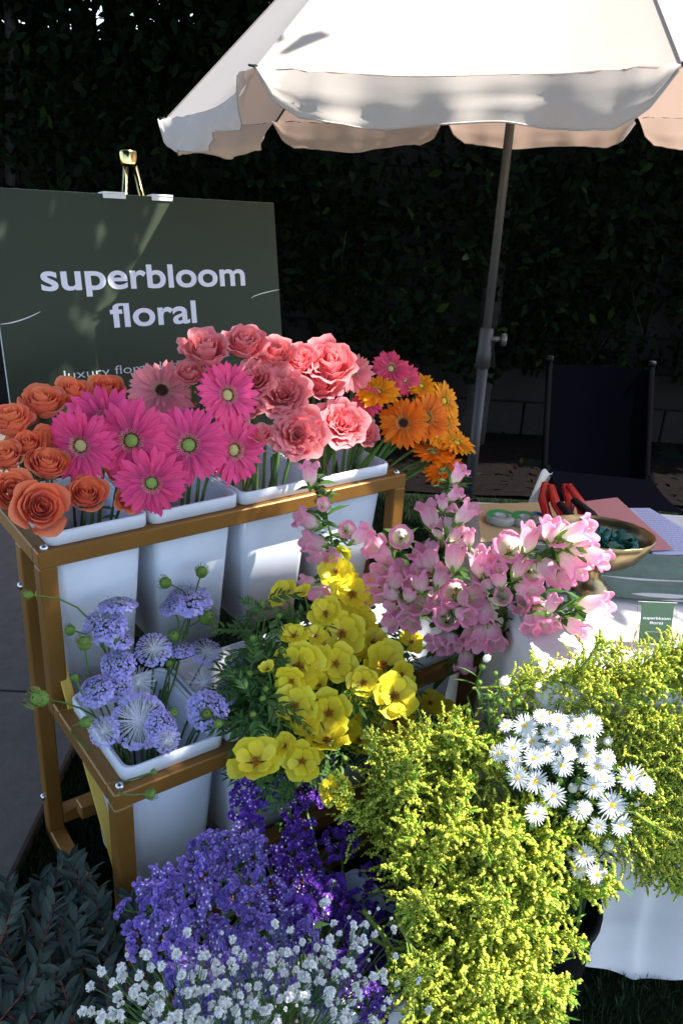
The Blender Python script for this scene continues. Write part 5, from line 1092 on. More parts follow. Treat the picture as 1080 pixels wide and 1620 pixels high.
# ================================================================== PARASOL
um = thing('parasol', 'cream fabric garden parasol with scalloped valance over the table', 'parasol', (.47, 2.97, 0))
UC = [Vector(c_) for c_ in UMB['c']]; AP = Vector((.42, 3.0, 2.60)); UO = sum(UC, Vector()) / 8
def wr(p, k=1.): return Vector((mn.noise(p * 5), mn.noise(p * 5 + Vector((7, 0, 0))), mn.noise(p * 6 + Vector((0, 9, 0))))) * .010 * k
for i in range(8):
    A, B = UC[i], UC[(i + 1) % 8]
    m = MB()
    def cf(a, b):
        e = A.lerp(B, a); p = AP.lerp(e, b); sag = .035 * math.sin(PI * b) * math.sin(PI * a) + .018 * b * 4 * a * (1 - a) * b
        inward = (Vector((UO.x, UO.y, p.z)) - p) * .035 * 4 * a * (1 - a) * b * b
        dc = min(a, 1 - a); pucker = .006 * math.sin(dc * 90) * math.exp(-dc * 9) * sm((b - .75) * 4)
        return p + Vector((0, 0, -sag + pucker)) + inward + wr(p, .5 * math.sin(PI * a) * b)
    m.grid(cf, 24, 26); put('canopy_panel', m.mesh('canopy_panel', 'fabric'), um)
    m = MB(); hh = .098; out = ((A + B) / 2 - UO); out.z = 0; out.normalize()
    front = i in (0,)
    def vf(a, b):
        rr = .10; L_ = 1.; e = sm(min(a, 1 - a) / .16) ; depth = hh * (.10 + .90 * math.sin(min(1, min(a, 1 - a) / .13) * PI / 2) ** .7)
        a2 = .012 + a * .976; p = cf(a, 1.) ; swing = .035 * math.sin(b * 1.4) + .012 * b * math.sin(a * 17 + i * 2) + .006 * b * math.sin(a * 41 + i)
        return p + Vector((0, 0, -.001 - depth * b - .008 * b * math.sin(a * 11 + i))) + out * swing + wr(p + Vector((0, 0, b)), .9 * b)
    m.grid(vf, 44, 8); put('valance', m.mesh('valance', 'fabric'), um)
    m = MB(); m.tube([vf(a / 44, 1) for a in range(45)], .0022, 4, cap=False); put('hem', m.mesh('hem', 'hem'), um)
    m = MB(); m.tube([AP + Vector((0, 0, -.02)), (AP * .5 + A * .5) + Vector((0, 0, -.012)), A + Vector((0, 0, -.006)), A + (A - UO) * .012], [.004, .004, .004, .0035], 6); put('rib', m.mesh('rib', 'polewhite'), um)
    tp_ = A + (A - UO).normalized() * .006; m = MB(); m.tube([tp_, tp_ + (A - UO).normalized() * .022], [.004, .0025], 6); put('rib_tip', m.mesh('rib_tip', 'blackpl'), um)
    m = MB(); m.tube([cf(0, b_ / 26) + Vector((0, 0, .0015)) for b_ in range(27)], .0022, 4, cap=False); put('seam', m.mesh('seam', 'fabric'), um)
    m = MB(); m.tube([Vector((.46, 2.98, 2.05)), AP.lerp(A, .55) + Vector((0, 0, -.015))], .003, 5); put('strut', m.mesh('strut', 'polewhite'), um)
PB = Vector((.4745, 2.97, 0))
tubeo('upper_pole', [PB + Vector((-.012, 0, .86)), PB + Vector((-.016, 0, 1.64)), AP], .0145, 'polewhite', um, 14)
tubeo('lower_pole', [PB, PB + Vector((-.012, 0, .90))], .0195, 'pole', um, 14)
m = MB(); m.lathe([(.0195, -.05), (.026, -.045), (.027, .0), (.0245, .01), (.0245, .085), (.017, .092)], 16); put('collar', m.mesh('collar', 'pole'), um, Matrix.Translation(PB + Vector((-.012, 0, .85))))
m = MB(); m.tube([(0, 0, 0), (.045, 0, 0)], .009, 8); m.lathe([(.0, .04), (.02, .04), (.022, .046), (.022, .056), (.0, .058)], 10, M=Matrix.Rotation(PI / 2, 4, 'Y')); put('knob', m.mesh('knob', 'polewhite'), um, Matrix.Translation(PB + Vector((.0, -.01, .905))))
m = MB(); m.lathe([(.0, .0), (.22, .0), (.23, .03), (.2, .05), (.05, .075), (.03, .3), (.0215, .3)], 24); put('base', m.mesh('base', 'blackpl'), um, Matrix.Translation(PB))
m = MB(); m.lathe([(.0, .06), (.012, .05), (.02, .02), (.05, .0)], 12); put('finial', m.mesh('finial', 'polewhite'), um, Matrix.Translation(AP))

# ================================================================== CHAIR
CH = 1
ch = thing('folding_chair', 'black sling folding chair in the shade behind the table', 'chair', (1.0, 3.3, 0))
cTL, cTR, cBL, cBR = Vector((.80, 3.42, .722)), Vector((1.19, 3.36, .738)), Vector((.80, 3.18, .20)), Vector((1.19, 3.12, .205))
m = MB(); m.grid(lambda a, b: (cBL.lerp(cBR, a)).lerp(cTL.lerp(cTR, a), b) + Vector((0, .03 * math.sin(PI * a), 0)), 8, 8)
put('backrest', m.mesh('backrest', 'sling'), ch)
for A, B in ((cTL, cBL), (cTR, cBR)):
    d = (A - B) * .03; tubeo('frame', [A + d, B, B + (B - A) * .4], .012, 'blackmetal', ch)
    m = MB(); m.lathe([(.0, 0), (.014, 0), (.014, .018), (.0, .02)], 10); put('end_cap', m.mesh('end_cap', 'blackpl'), ch, Matrix.Translation(A + d))
m = MB(); m.grid(lambda a, b: cBL.lerp(cBR, a) + Vector((0, -.40 * b, .16 + .03 * b - .02 * math.sin(PI * b))), 6, 6); put('seat', m.mesh('seat', 'sling'), ch)
for s in (0, 1):
    A = cBL.lerp(cBR, s); tubeo('leg', [A + Vector((0, .02, .17)), A + Vector((0, -.42, -.2))], .011, 'blackmetal', ch); tubeo('leg', [A + Vector((0, -.40, .2)), A + Vector((0, .12, -.2))], .011, 'blackmetal', ch)
m = MB(); m.grid(lambda a, b: Vector((.765 - .07 * b + .045 * a - .01 * b * a, 3.14 - .03 * b, .37 - .25 * b + .01 * math.sin(a * 6))), 6, 8); o = m.obj('canvas_strap', 'cloth'); tag(o, 'pale canvas strap slanting down beside the black chair', 'strap')

# ================================================================== TABLE
TZ = .66
tC = Vector((.369, 1.2552, 0)); tLd = (Vector((.3352, 2.06, 0)) - tC); TDp = tLd.length; tLd.normalize()
tFd = Vector((1.0, -.015, 0)).normalized(); TWd = 1.6
tb = thing('folding_table', 'long folding table hidden under a white cloth', 'table', tC + tLd * .4 + tFd * .8)
m = MB(); 
def tp2(a, b): return tC + tFd * a + tLd * b
m.add([tp2(.012, .012) + Vector((0, 0, z)) for z in (TZ - .03, TZ - .004)] + [tp2(TWd - .012, .012) + Vector((0, 0, z)) for z in (TZ - .03, TZ - .004)] + [tp2(TWd - .012, TDp - .012) + Vector((0, 0, z)) for z in (TZ - .03, TZ - .004)] + [tp2(.012, TDp - .012) + Vector((0, 0, z)) for z in (TZ - .03, TZ - .004)],
      [(0, 2, 3, 1), (2, 4, 5, 3), (4, 6, 7, 5), (6, 0, 1, 7), (1, 3, 5, 7), (0, 6, 4, 2)]); put('tabletop', m.mesh('tabletop', 'water', False), tb)
for a, b in ((.1, .08), (.1, TDp - .1), (1.5, .08), (1.5, TDp - .1)): tubeo('leg', [tp2(a, b) + Vector((0, 0, .0)), tp2(a, b) + Vector((0, 0, TZ - .03))], .014, 'blackmetal', tb)
m = MB()
def topf(a, b):
    p = tp2(a * TWd, b * TDp); x = p * 7; return p + Vector((0, 0, TZ + .0025 + .0022 * mn.noise(x) + .0012 * math.sin(b * 40 + 3 * mn.noise(x * .6)) * sm(1 - b * 1.2)))
m.grid(topf, 90, 44)
Pm = TDp + TWd
def drop(a, b):
    s = a * Pm
    if s < TDp: base = tp2(0, TDp - s); nn = -tFd
    else: base = tp2(s - TDp, 0); nn = -tLd
    k = math.exp(-((s - TDp) / .05) ** 2); nn = (nn * (1 - .3 * k) + (-tFd - tLd) * .5 * k)
    fold = .009 * math.sin(s * 34 + 1.3 * math.sin(s * 9)) + .004 * math.sin(s * 71 + 2) + .008 * mn.noise(Vector((s * 6, b * 3, 0)))
    z = TZ + .0025 - b * (TZ - .004) ; low_ = max(0, b - .80) / .2
    flare = .012 + b * .002 + low_ ** 1.6 * (.018 + .02 * math.sin(s * 13)) + fold * b ** .8
    crinkle = .008 * mn.noise(Vector((s * 10, b * 16, 2))) * sm((b - .5) * 2)
    z2 = z + low_ * (.020 + .018 * math.sin(s * 21 + 1))
    return base + nn * (flare * (1 if b > 0 else 0) + crinkle) + Vector((0, 0, z2 if b > 0 else TZ + .0025)) + (tFd if s > TDp else -tLd) * .01 * b * math.sin(s * 50)
m.grid(drop, 260, 34)
o = m.obj('tablecloth', 'cloth'); tag(o, 'white tablecloth draped over the table and pooling on the turf', 'tablecloth')
# sage gauze runner across the table
m = MB()
def runf(a, b):
    s = -.03 + a * 1.4; t = .30 + b * .235 + .012 * math.sin(a * 9) + .01 * math.sin(a * 23) * (1 - b); p = tp2(s + .02, t)
    return p + Vector((0, 0, TZ + .008 + .0045 * math.sin(b * 19 + 2 * math.sin(a * 5)) + .006 * mn.noise(p * 9) + .003 * math.sin(b * 47 + a * 6)))
m.grid(runf, 110, 40); o = m.obj('table_runner', 'runner'); tag(o, 'crinkled sage green gauze runner lying under the brass bowl', 'runner')
def sheet(name, q4, th, mt, z, lab, cat):
    m = MB(); P = [Vector((p[0], p[1], 0)) for p in q4]
    m.add([p + Vector((0, 0, z)) for p in P] + [p + Vector((0, 0, z + th)) for p in P], [(3, 2, 1, 0), (4, 5, 6, 7), (0, 1, 5, 4), (1, 2, 6, 5), (2, 3, 7, 6), (3, 0, 4, 7)])
    o = m.obj(name, mt, None, False); tag(o, lab, cat); return o
sheet('kraft_sheet', [(.325, 1.80), (.345, 2.03), (.60, 2.085), (.60, 1.86)], .0012, 'kraft', TZ + .0085, 'tan kraft paper sheet under the hand tools', 'paper')
sheet('pink_paper', [(.60, 2.07), (.728, 2.125), (.775, 1.815), (.66, 1.785)], .0012, 'pinkpaper', TZ + .0115, 'dusty pink sheet of paper beside the brass bowl', 'paper')
pp = thing('printed_sheet', 'pale lilac printed sheet partly under the pink paper', 'paper', (.79, 1.93, TZ + .006))
m = MB(); m.add([(.735, 2.065, TZ + .0075), (.80, 2.075, TZ + .0075), (.90, 1.82, TZ + .0075), (.72, 1.785, TZ + .0075)], [(3, 2, 1, 0)]); put('sheet', m.mesh('sheet', 'printpaper', False), pp)
m = MB()
for i in range(22):
    t_ = .04 + i * .042; A = Vector((.735, 2.065, 0)).lerp(Vector((.72, 1.785, 0)), t_); B = Vector((.80, 2.075, 0)).lerp(Vector((.90, 1.82, 0)), t_); x = .30
    while x < .92:
        w_ = rnd(.03, .10); a_, b_ = A.lerp(B, x), A.lerp(B, min(.94, x + w_)); d = Vector((0, -.0022, 0)); z = Vector((0, 0, TZ + .0079)); m.add([a_ + z, b_ + z, b_ + d + z, a_ + d + z], [(0, 3, 2, 1)]); x += w_ + .02
o = put('printed_lines', m.mesh('printed_lines', 'text', False), pp); o['kind'] = 'stuff'

# brass footed bowl with teal ribbon
bw = thing('brass_bowl', 'ribbed oval brass bowl on a foot filled with teal ribbon', 'bowl', (.545, 1.60, TZ + .012))
m = MB(); prof = [(.02, .050), (.06, .056), (.095, .075), (.118, .104), (.128, .128), (.125, .129), (.114, .106), (.09, .08), (.055, .062), (0, .058)]
nb = 48; vs = []
for r_, z in prof:
    for k in range(nb):
        a = 2 * PI * k / nb; rr = r_ * (1 + .028 * abs(math.sin(a * 9)) * min(1, r_ / .06)); vs.append((rr * math.cos(a) * 1.0, rr * math.sin(a) * .72, z))
m.add(vs, [(i * nb + k, i * nb + (k + 1) % nb, (i + 1) * nb + (k + 1) % nb, (i + 1) * nb + k) for i in range(len(prof) - 1) for k in range(nb)])
put('dish', m.mesh('dish', 'brass'), bw, Matrix.Translation(Vector((.526, 1.60, TZ + .012))) @ Matrix.Rotation(R(-8), 4, 'Z') @ Matrix.Diagonal((.86, .9, 1, 1)))
m = MB(); m.lathe([(.040, 0), (.042, .006), (.03, .014), (.018, .03), (.022, .052)], 20); put('foot', m.mesh('foot', 'brass'), bw, Matrix.Translation((.526, 1.60, TZ + .010)))
m = MB()
for i in range(34):
    a = rnd(0, 2 * PI); r_ = rnd(0, .06); p = Vector((.538 + r_ * math.cos(a), 1.60 + r_ * .6 * math.sin(a), TZ + .092 + rnd(0, .03))); d = Vector((rnd(-1, 1), rnd(-1, 1), rnd(-.2, .5))).normalized(); x = d.cross(Vector((rnd(-1, 1), rnd(-1, 1), 1))).normalized(); u = x.cross(d)
    m.grid(lambda s, t: p + d * (.075 * (s - .5)) + x * (.022 * (t - .5)) + u * (.012 * math.sin(s * 9 + i) + .005 * math.sin(t * 5 + s * 20)), 8, 2)
o = m.obj('ribbon_pile', 'teal'); tag(o, 'crumpled glossy teal ribbon piled in the brass bowl', 'ribbon', kind='stuff')

# tools on the kraft paper
def tool(name, lab, cat, loc, rz, parts, tilt=0, sc=1.):
    t = thing(name, lab, cat, loc); M = Matrix.Translation(Vector(loc)) @ Matrix.Rotation(rz, 4, 'Z') @ Matrix.Rotation(tilt, 4, 'Y') @ Matrix.Scale(sc, 4)
    for nm, mb, mt in parts: put(nm, mb.mesh(nm, mt), t, M)
    return t
def handle(pts, r_, flat=.7):
    m = MB(); m.tube(pts, r_, 8); m.v = [(x, y, z * flat) for x, y, z in m.v]; return m
def pruner(name, lab, loc, rz, mt, tilt=0):
    a = handle([(-.005, 0, .012), (-.03, .018, .016), (-.07, .026, .018), (-.115, .018, .016)], [.007, .0095, .0105, .008]); b = handle([(-.005, 0, .012), (-.03, -.018, .016), (-.07, -.026, .018), (-.115, -.02, .016)], [.007, .0095, .0105, .008])
    bl = MB(); bl.add([(0, -.008, .012), (.02, -.014, .012), (.055, -.002, .012), (.02, .006, .012), (0, .008, .016), (0, -.008, .016), (.02, -.014, .015), (.055, -.002, .014), (.02, .006, .015)], [(0, 1, 2, 3), (5, 8, 7, 6), (0, 5, 6, 1), (1, 6, 7, 2), (2, 7, 8, 3)])
    hk = MB(); hk.tube([(0, .0, .010), (.02, .014, .010), (.045, .012, .010)], [.006, .005, .002], 6); pv = MB(); pv.lathe([(.009, .006), (.009, .022), (0, .023)], 12)
    tool(name, lab, 'pruner', loc, rz, [('grip', a, mt), ('grip', b, mt), ('blade', bl, 'steel'), ('hook', hk, 'steel'), ('pivot', pv, 'steel')], tilt, 1.25)
pruner('pruning_shears', 'red handled pruning shears, the left and more upright of the two red grips', (.512, 1.86, TZ + .014), R(-95), 'red', R(28))
pruner('pruning_shears', 'bright red pruning shears beside the pink paper with grips pointing back', (.560, 1.85, TZ + .014), R(-75), 'red', R(30))
pruner('pruning_shears', 'black handled pruning shears nearest the brass bowl', (.610, 1.80, TZ + .013), R(-52), 'blackpl', R(24))
def ring_h(cx, cy, rx, ry, a0=0):
    m = MB(); m.tube([(cx + rx * math.cos(2 * PI * i / 16), cy + ry * math.sin(2 * PI * i / 16), .008) for i in range(17)], .0048, 6, cap=False); return m
bl = MB(); bl.add([(0, -.005, .006), (.085, 0, .006), (0, .006, .006), (0, -.005, .010), (.085, 0, .008), (0, .006, .010)], [(0, 2, 1), (3, 4, 5), (0, 1, 4, 3), (1, 2, 5, 4)])
tool('scissors', 'blue handled scissors lying on the kraft paper', 'scissors', (.475, 1.90, TZ + .011), R(-75), [('handle', ring_h(-.035, .022, .03, .018), 'blue'), ('handle', ring_h(-.04, -.02, .032, .018), 'blue'), ('blade', bl, 'steel')])
for (x, y, lab) in ((.388, 1.925, 'roll of floral tape with green label, left one near the campanulas'), (.448, 1.925, 'roll of floral tape with green label, right one by the blue scissors')):
    t = thing('tape_roll', lab, 'tape', (x, y, TZ + .011), 'rolls of floral tape'); m = MB(); m.lathe([(.012, 0), (.036, 0), (.037, .003), (.037, .014), (.035, .016), (.013, .016), (.012, .0)], 26); put('roll', m.mesh('roll', 'tape'), t, Matrix.Translation((x, y, TZ + .011)))
    m = MB(); m.add([(.034 * math.cos(a) * k, .034 * math.sin(a) * k, .0166) for k in (1, .5) for a in [R(20 + i * 18) for i in range(12)]], [(i, i + 1, 13 + i, 12 + i) for i in range(11)]); put('label_print', m.mesh('label_print', 'green', False), t, Matrix.Translation((x, y, TZ + .011)))
    m = MB(); m.lathe([(.011, .001), (.011, .0165)], 14); put('core', m.mesh('core', 'water'), t, Matrix.Translation((x, y, TZ + .011)))

# acrylic card holder with a small green card, and a wire stand
cp = Vector((.594, 1.385, TZ + .010)); cm = Matrix.Translation(cp) @ Matrix.Rotation(R(2), 4, 'Z')
t = thing('card_holder', 'clear acrylic holder with a small green superbloom floral card', 'card holder', cp)
tilt = Matrix.Rotation(R(-14), 4, 'X')
m = MB(); m.box(0, 0, .042, .074, .002, .082, bev=.0005); put('back_pane', m.mesh('back_pane', 'acrylic', False), t, cm @ tilt)
m = MB(); m.box(0, -.0075, .012, .074, .002, .022, bev=.0005); put('front_lip', m.mesh('front_lip', 'acrylic', False), t, cm @ tilt)
m = MB(); m.box(0, -.018, .001, .095, .045, .002, bev=.0005); put('foot_plate', m.mesh('foot_plate', 'acrylic', False), t, cm)
m = MB(); m.box(0, -.0022, .043, .060, .0012, .078); cd = put('card', m.mesh('card', 'cardgreen', False), t, cm @ tilt)
CM = cm @ tilt @ Matrix.Translation((0, -.0031, 0)) @ Matrix.Rotation(PI / 2, 4, 'X')
lettering('superbloom', -.026, .026, .050, .0042, 'lettering', 'ink', t, CM, z=0., off=.02)
lettering('floral', -.0125, .0125, .041, .0042, 'lettering', 'ink', t, CM, z=0., off=.02)
lettering('luxury floral designs for', -.018, .018, .0255, .0014, 'tagline', 'ink', t, CM, z=0.)
wsd = thing('wire_stand', 'small gold wire display stand around the card holder', 'stand', cp)
for s in (-1, 1):
    x = .052 * s; tubeo('wire', [cp + Vector((x * 1.15, -.045, .001)), cp + Vector((x * .8, -.02, .055)), cp + Vector((x * .72, .01, .002)), cp + Vector((x * .5, -.05, .002))], .0012, 'brasst', wsd, 6)

# ================================================================== FLOWERS
# ---- gerbera
def gpetal(L, W, curl, seed, lift=0.):
    m = MB(); r_ = random.Random(seed); tw = r_.uniform(-.12, .12); sd = r_.uniform(-.05, .05)
    def f(a, b):
        w = W * (math.sin(PI * min(1, (b * .82 + .10))) ** .62) * (1 if b < .97 else .55); x = (a - .5) * w
        ridge = -.10 * W * math.cos((a - .5) * 4 * PI) * math.sin(PI * min(1, b + .1))
        tipn = -.04 * L * (1 if (b == 1 and abs(a - .5) < .01) else 0) * 0
        z = lift * L * b - curl * L * b * b + ridge * .6 + tw * x * b
        return Vector((L * b + tipn - (.05 * L * abs(a - .5) * 2 if b == 1 else 0), x + sd * L * b * b, z))
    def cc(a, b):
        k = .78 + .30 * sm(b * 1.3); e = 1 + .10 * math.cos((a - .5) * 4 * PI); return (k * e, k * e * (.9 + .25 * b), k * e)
    m.grid(f, 4, 6, cc); return m
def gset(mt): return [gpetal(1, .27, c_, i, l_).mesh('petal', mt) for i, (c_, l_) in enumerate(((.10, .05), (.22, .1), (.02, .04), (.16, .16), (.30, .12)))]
GP = {k: gset(k) for k in ('magenta', 'lightpink', 'hotpink', 'orange', 'golden')}
def spikes(n, r0, r1, z0, h_, ln, wd, seed):
    m = MB(); r_ = random.Random(seed)
    for i in range(n):
        a = i * 2.39996; k = (i + .5) / n; rr = r0 + (r1 - r0) * math.sqrt(k); p = Vector((rr * math.cos(a), rr * math.sin(a), z0 + h_ * (1 - k ** 2)))
        d = Vector((math.cos(a) * (.25 + .9 * k), math.sin(a) * (.25 + .9 * k), 1.1 - .5 * k)).normalized() * ln * r_.uniform(.7, 1.2); x = d.cross(Vector((0, 0, 1))).normalized() * wd
        if x.length < 1e-6: x = Vector((wd, 0, 0))
        c = r_.uniform(.75, 1.25); m.add([p - x, p + x, p + d + x * .5, p + d - x * .5, p + d * .5 + Vector((0, 0, wd))], [(0, 1, 4), (1, 2, 4), (2, 3, 4), (3, 0, 4)], (c, c, c))
    return m
def dome(r_, h_, bumps=.05, n=20):
    m = MB()
    def f(a, b):
        rr = r_ * b; k = 1 + bumps * math.sin(a * 2 * PI * 13 + b * 40); return Vector((rr * math.cos(a * 2 * PI), rr * math.sin(a * 2 * PI), h_ * (1 - b * b) * k))
    m.grid(f, n, 6, lambda a, b: (.8 + .4 * ((int(a * n) + int(b * 6)) % 2),) * 3, True); return m
GD = {}
for k, (ring, disc) in {'gg': ('discpale', 'discgreen'), 'pale': ('discpale', 'discpale'), 'dk': ('discpale', 'discdark'), 'yy': ('discyellow', 'discyellow')}.items():
    GD[k] = (spikes(110, .13, .27, .03, .03, .07, .007, 5).mesh('ray_ring', ring), dome(.15, .06).mesh('disc', disc), spikes(60, 0, .14, .04, .03, .03, .006, 6).mesh('disc_florets', disc))
m = MB(); m.lathe([(.0, -.30), (.05, -.28), (.12, -.16), (.2, -.05), (.24, .0), (.05, -.01)], 14, (.5, .5, .5)); gcal = m.mesh('calyx', 'calyx')
m = MB(); ringin = spikes(70, .20, .30, .015, .01, .10, .012, 8)
def stem_obj(par, base, P, n, r0, r1, mt='stem', k=.35):
    m = MB(); pth = stempath(base, P, n, k); m.tube(pth, [r0 + (r1 - r0) * i / 10 for i in range(11)], 7, cap=False)
    return put('stem', m.mesh('stem', mt), par), pth
GV = {0: ('magenta', 'pale'), 1: ('magenta', 'gg'), 2: ('lightpink', 'dk'), 3: ('lightpink', 'pale'), 4: ('hotpink', 'pale'), 5: ('golden', 'yy'), 6: ('orange', 'dk'), 7: ('orange', 'gg'), 8: ('orange', 'gg')}
for P, nn, rad, base, lab, var in GERB:
    km, kd = GV[var]; rad *= (1.0 if var < 2 else .94); P = Vector(P); nn = Vector(nn); t = thing('gerbera', lab, 'gerbera', base, 'cut gerberas in the white bins')
    Mh = frame(P, nn, rnd(0, 6))
    stem_obj(t, base, P - nn * rad * .25, nn, .0042, .0036)
    put('calyx', gcal, t, Mh @ Matrix.Scale(rad, 4))
    n1 = random.choice((22, 23, 24, 25)); wav = rnd(.02, .16); wph = rnd(0, 6)
    for L, n_, rr, zz, li in ((.80, n1, .2, .0, 0), (.76, n1 - 2, .2, .02, .07), (.50, 15, .18, .04, .16)):
        for i in range(n_):
            a = 2 * PI * (i + rnd(-.25, .25)) / n_ + (.5 / n_ if li else 0); s = rad * L * rnd(.90, 1.10)
            W_ = 1.0 if L > .6 else .8
            M = Mh @ Matrix.Rotation(a, 4, 'Z') @ Matrix.Translation((rad * rr, 0, rad * zz)) @ Matrix.Rotation(-li - rnd(-.12, .18) + wav * math.sin(a * 2 + wph), 4, 'Y') @ Matrix.Rotation(rnd(-.25, .25), 4, 'X') @ Matrix.Diagonal((s, s * W_ * rnd(.9, 1.15), s, 1))
            put('petal', random.choice(GP[km]), t, M)
    a_, b_, c_ = GD[kd]; Ms = Mh @ Matrix.Scale(rad, 4)
    o = put('ray_ring', a_, t, Ms); o['kind'] = 'stuff'; d_ = put('disc', b_, t, Ms); o = child('disc_florets', c_, d_, Matrix.Identity(4)); o['kind'] = 'stuff'

# ---- roses: cupped petals in spiral layers
def cup(r0, r1, h_, half, reflex, ruff, seed, base=.35, nu=8, nv=7, edge=.0, notch=0.):
    m = MB(); ph = random.Random(seed).uniform(0, 6)
    def f(a, b):
        u_ = (a - .5) * 2; shape = math.sqrt(max(0, 1 - (abs(u_) ** 2.6) * 1.0)) ; top = b * (.55 + .45 * shape) - notch * math.exp(-(u_ * 6) ** 2) * b ** 4
        wid = half * (.35 + .65 * math.sin(min(1, top * 1.25) * PI / 2)); an = u_ * wid
        rr = r0 * base + (r0 * (1 - base)) * math.sin(min(1, top * 1.6) * PI / 2) + (r1 - r0) * top ** 2 + reflex * max(0, top - .72) ** 1.5 * 5 * r0
        z = h_ * top - reflex * max(0, top - .85) * h_ * 1.6
        wob = ruff * b ** 2 * math.sin(u_ * 7 + ph) * r0; wob2 = ruff * b ** 3 * math.sin(u_ * 15 + ph * 2) * r0 * .6
        rr += wob; z += wob2
        return Vector((rr * math.cos(an), rr * math.sin(an), z))
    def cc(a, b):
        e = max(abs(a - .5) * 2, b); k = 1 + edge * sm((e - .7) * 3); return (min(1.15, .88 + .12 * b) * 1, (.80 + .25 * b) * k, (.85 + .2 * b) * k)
    m.grid(f, nu, nv, cc); return m
RL_ = [(2, cup(.07, .06, 1.02, 2.2, .0, .0, 1)), (3, cup(.14, .13, 1.05, 1.7, .0, .02, 2)), (3, cup(.22, .21, 1.06, 1.5, .04, .02, 3)), (3, cup(.31, .30, 1.07, 1.35, .08, .02, 4)), (4, cup(.41, .42, 1.05, 1.2, .12, .03, 5)), (4, cup(.52, .56, 1.02, 1.05, .16, .03, 6)), (5, cup(.64, .72, .97, .95, .22, .04, 7)), (4, cup(.74, .90, .88, .9, .35, .05, 8))]
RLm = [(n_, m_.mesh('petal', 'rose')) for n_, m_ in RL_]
m = MB()
for i in range(5):
    a = i * 2 * PI / 5; d = Vector((math.cos(a), math.sin(a), -.35)); m.leaf(Vector((.1 * math.cos(a), .1 * math.sin(a), 0)), d, (math.cos(a), math.sin(a), 1), .7, .2, (.5, .6, .5), .3)
m.lathe([(.05, -.22), (.16, -.12), (.18, 0), (.1, .04)], 10, (.5, .6, .5)); sepal = m.mesh('sepals', 'calyx')
lf = MB(); lf.leaf((0, 0, 0), (1, 0, 0), (0, 0, 1), 1, .5, (1, 1, 1), .15, .3); leafm = lf.mesh('leaf', 'leaf')
for P, nn, rad, base, lab in ROSES:
    P = Vector(P); nn = Vector(nn); t = thing('rose', lab, 'rose', base, 'orange roses in the first white bin'); s = rad * .95
    facing = nn.dot((Vector((0, 0, 1.5)) - P).normalized()); Hh = s * (1.15 if facing < .8 else 1.0); C0 = P - nn * Hh * (.5 if facing < .8 else .75); sp = rnd(0, 6)
    Mh = frame(C0, nn, sp); _, pth = stem_obj(t, base, C0, nn, .0032, .0030, 'darkstem')
    put('sepals', sepal, t, Mh @ Matrix.Scale(s * .75, 4))
    a = 0
    for li, (n_, me) in enumerate(RLm):
        for i in range(n_):
            a += 2 * PI / n_ + .15; k = rnd(.95, 1.05); put('petal', me, t, Mh @ Matrix.Rotation(a + rnd(-.1, .1), 4, 'Z') @ Matrix.Rotation(rnd(-.03, .07), 4, 'Y') @ Matrix.Diagonal((s * k, s * k, Hh * k * rnd(.95, 1.04), 1)))
        a += .5
    for k in (4, 6):
        d = Vector((rnd(-1, 1), rnd(-1, .2), rnd(.0, .5))); put('leaf', leafm, t, frame(pth[k], Vector((d.x * .3, d.y * .3, 1))) @ Matrix.Rotation(rnd(0, 6), 4, 'Z') @ Matrix.Scale(rnd(.03, .045), 4))
GR = [(3, cup(.05, .08, .66, 1.6, .2, .3, 10, edge=.2)), (4, cup(.12, .18, .72, 1.2, .3, .3, 11, edge=.25, notch=.1)), (6, cup(.22, .32, .78, .9, .3, .22, 12, edge=.3, notch=.12)), (6, cup(.34, .48, .80, .75, .35, .16, 13, edge=.35, notch=.10)), (7, cup(.48, .70, .76, .66, .45, .12, 14, edge=.4, notch=.10)), (7, cup(.62, .84, .74, .64, .35, .10, 15, edge=.45, notch=.12)), (6, cup(.74, .95, .64, .70, .35, .08, 16, edge=.5))]
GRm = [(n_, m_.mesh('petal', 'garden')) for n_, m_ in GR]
GC = [(3, cup(.10, .08, .96, 2.0, .05, .10, 21, edge=.3)), (3, cup(.20, .18, 1.0, 1.6, .05, .12, 22, edge=.3)), (4, cup(.32, .30, 1.0, 1.3, .1, .12, 23, edge=.35, notch=.05)), (5, cup(.45, .46, .98, 1.05, .15, .10, 24, edge=.35, notch=.06)), (5, cup(.60, .66, .92, .95, .25, .09, 25, edge=.4, notch=.06)), (5, cup(.72, .86, .84, .9, .35, .08, 26, edge=.4, notch=.05))]
GCm = [(n_, m_.mesh('petal', 'garden')) for n_, m_ in GC]
for P, nn, rad, base, lab in GARDENS:
    P = Vector(P); nn = Vector(nn); t = thing('garden_rose', lab, 'garden rose', base, 'pink garden roses in the top tier bins'); s = rad * .95; face = nn.dot((Vector((0, 0, 1.5)) - P).normalized()); cupd = face < .83; hz = 1.15 if cupd else 1.
    C0 = P - nn * s * (.55 if cupd else .42); Mh = frame(C0, nn, rnd(0, 6)); _, pth = stem_obj(t, base, C0, nn, .0040, .0036)
    put('sepals', sepal, t, Mh @ Matrix.Scale(s * .8, 4)); a = 0
    for li, (n_, me) in enumerate(GCm if cupd else (GRm if rad > .034 else GRm[:4])):
        for i in range(n_):
            a += 2 * PI / n_ + .1; k = rnd(.92, 1.08); put('petal', me, t, Mh @ Matrix.Rotation(a + rnd(-.15, .15), 4, 'Z') @ Matrix.Rotation(rnd(-.08, .12), 4, 'Y') @ Matrix.Diagonal((s * k, s * k, s * k * hz * rnd(.94, 1.06), 1)))
        a += .45
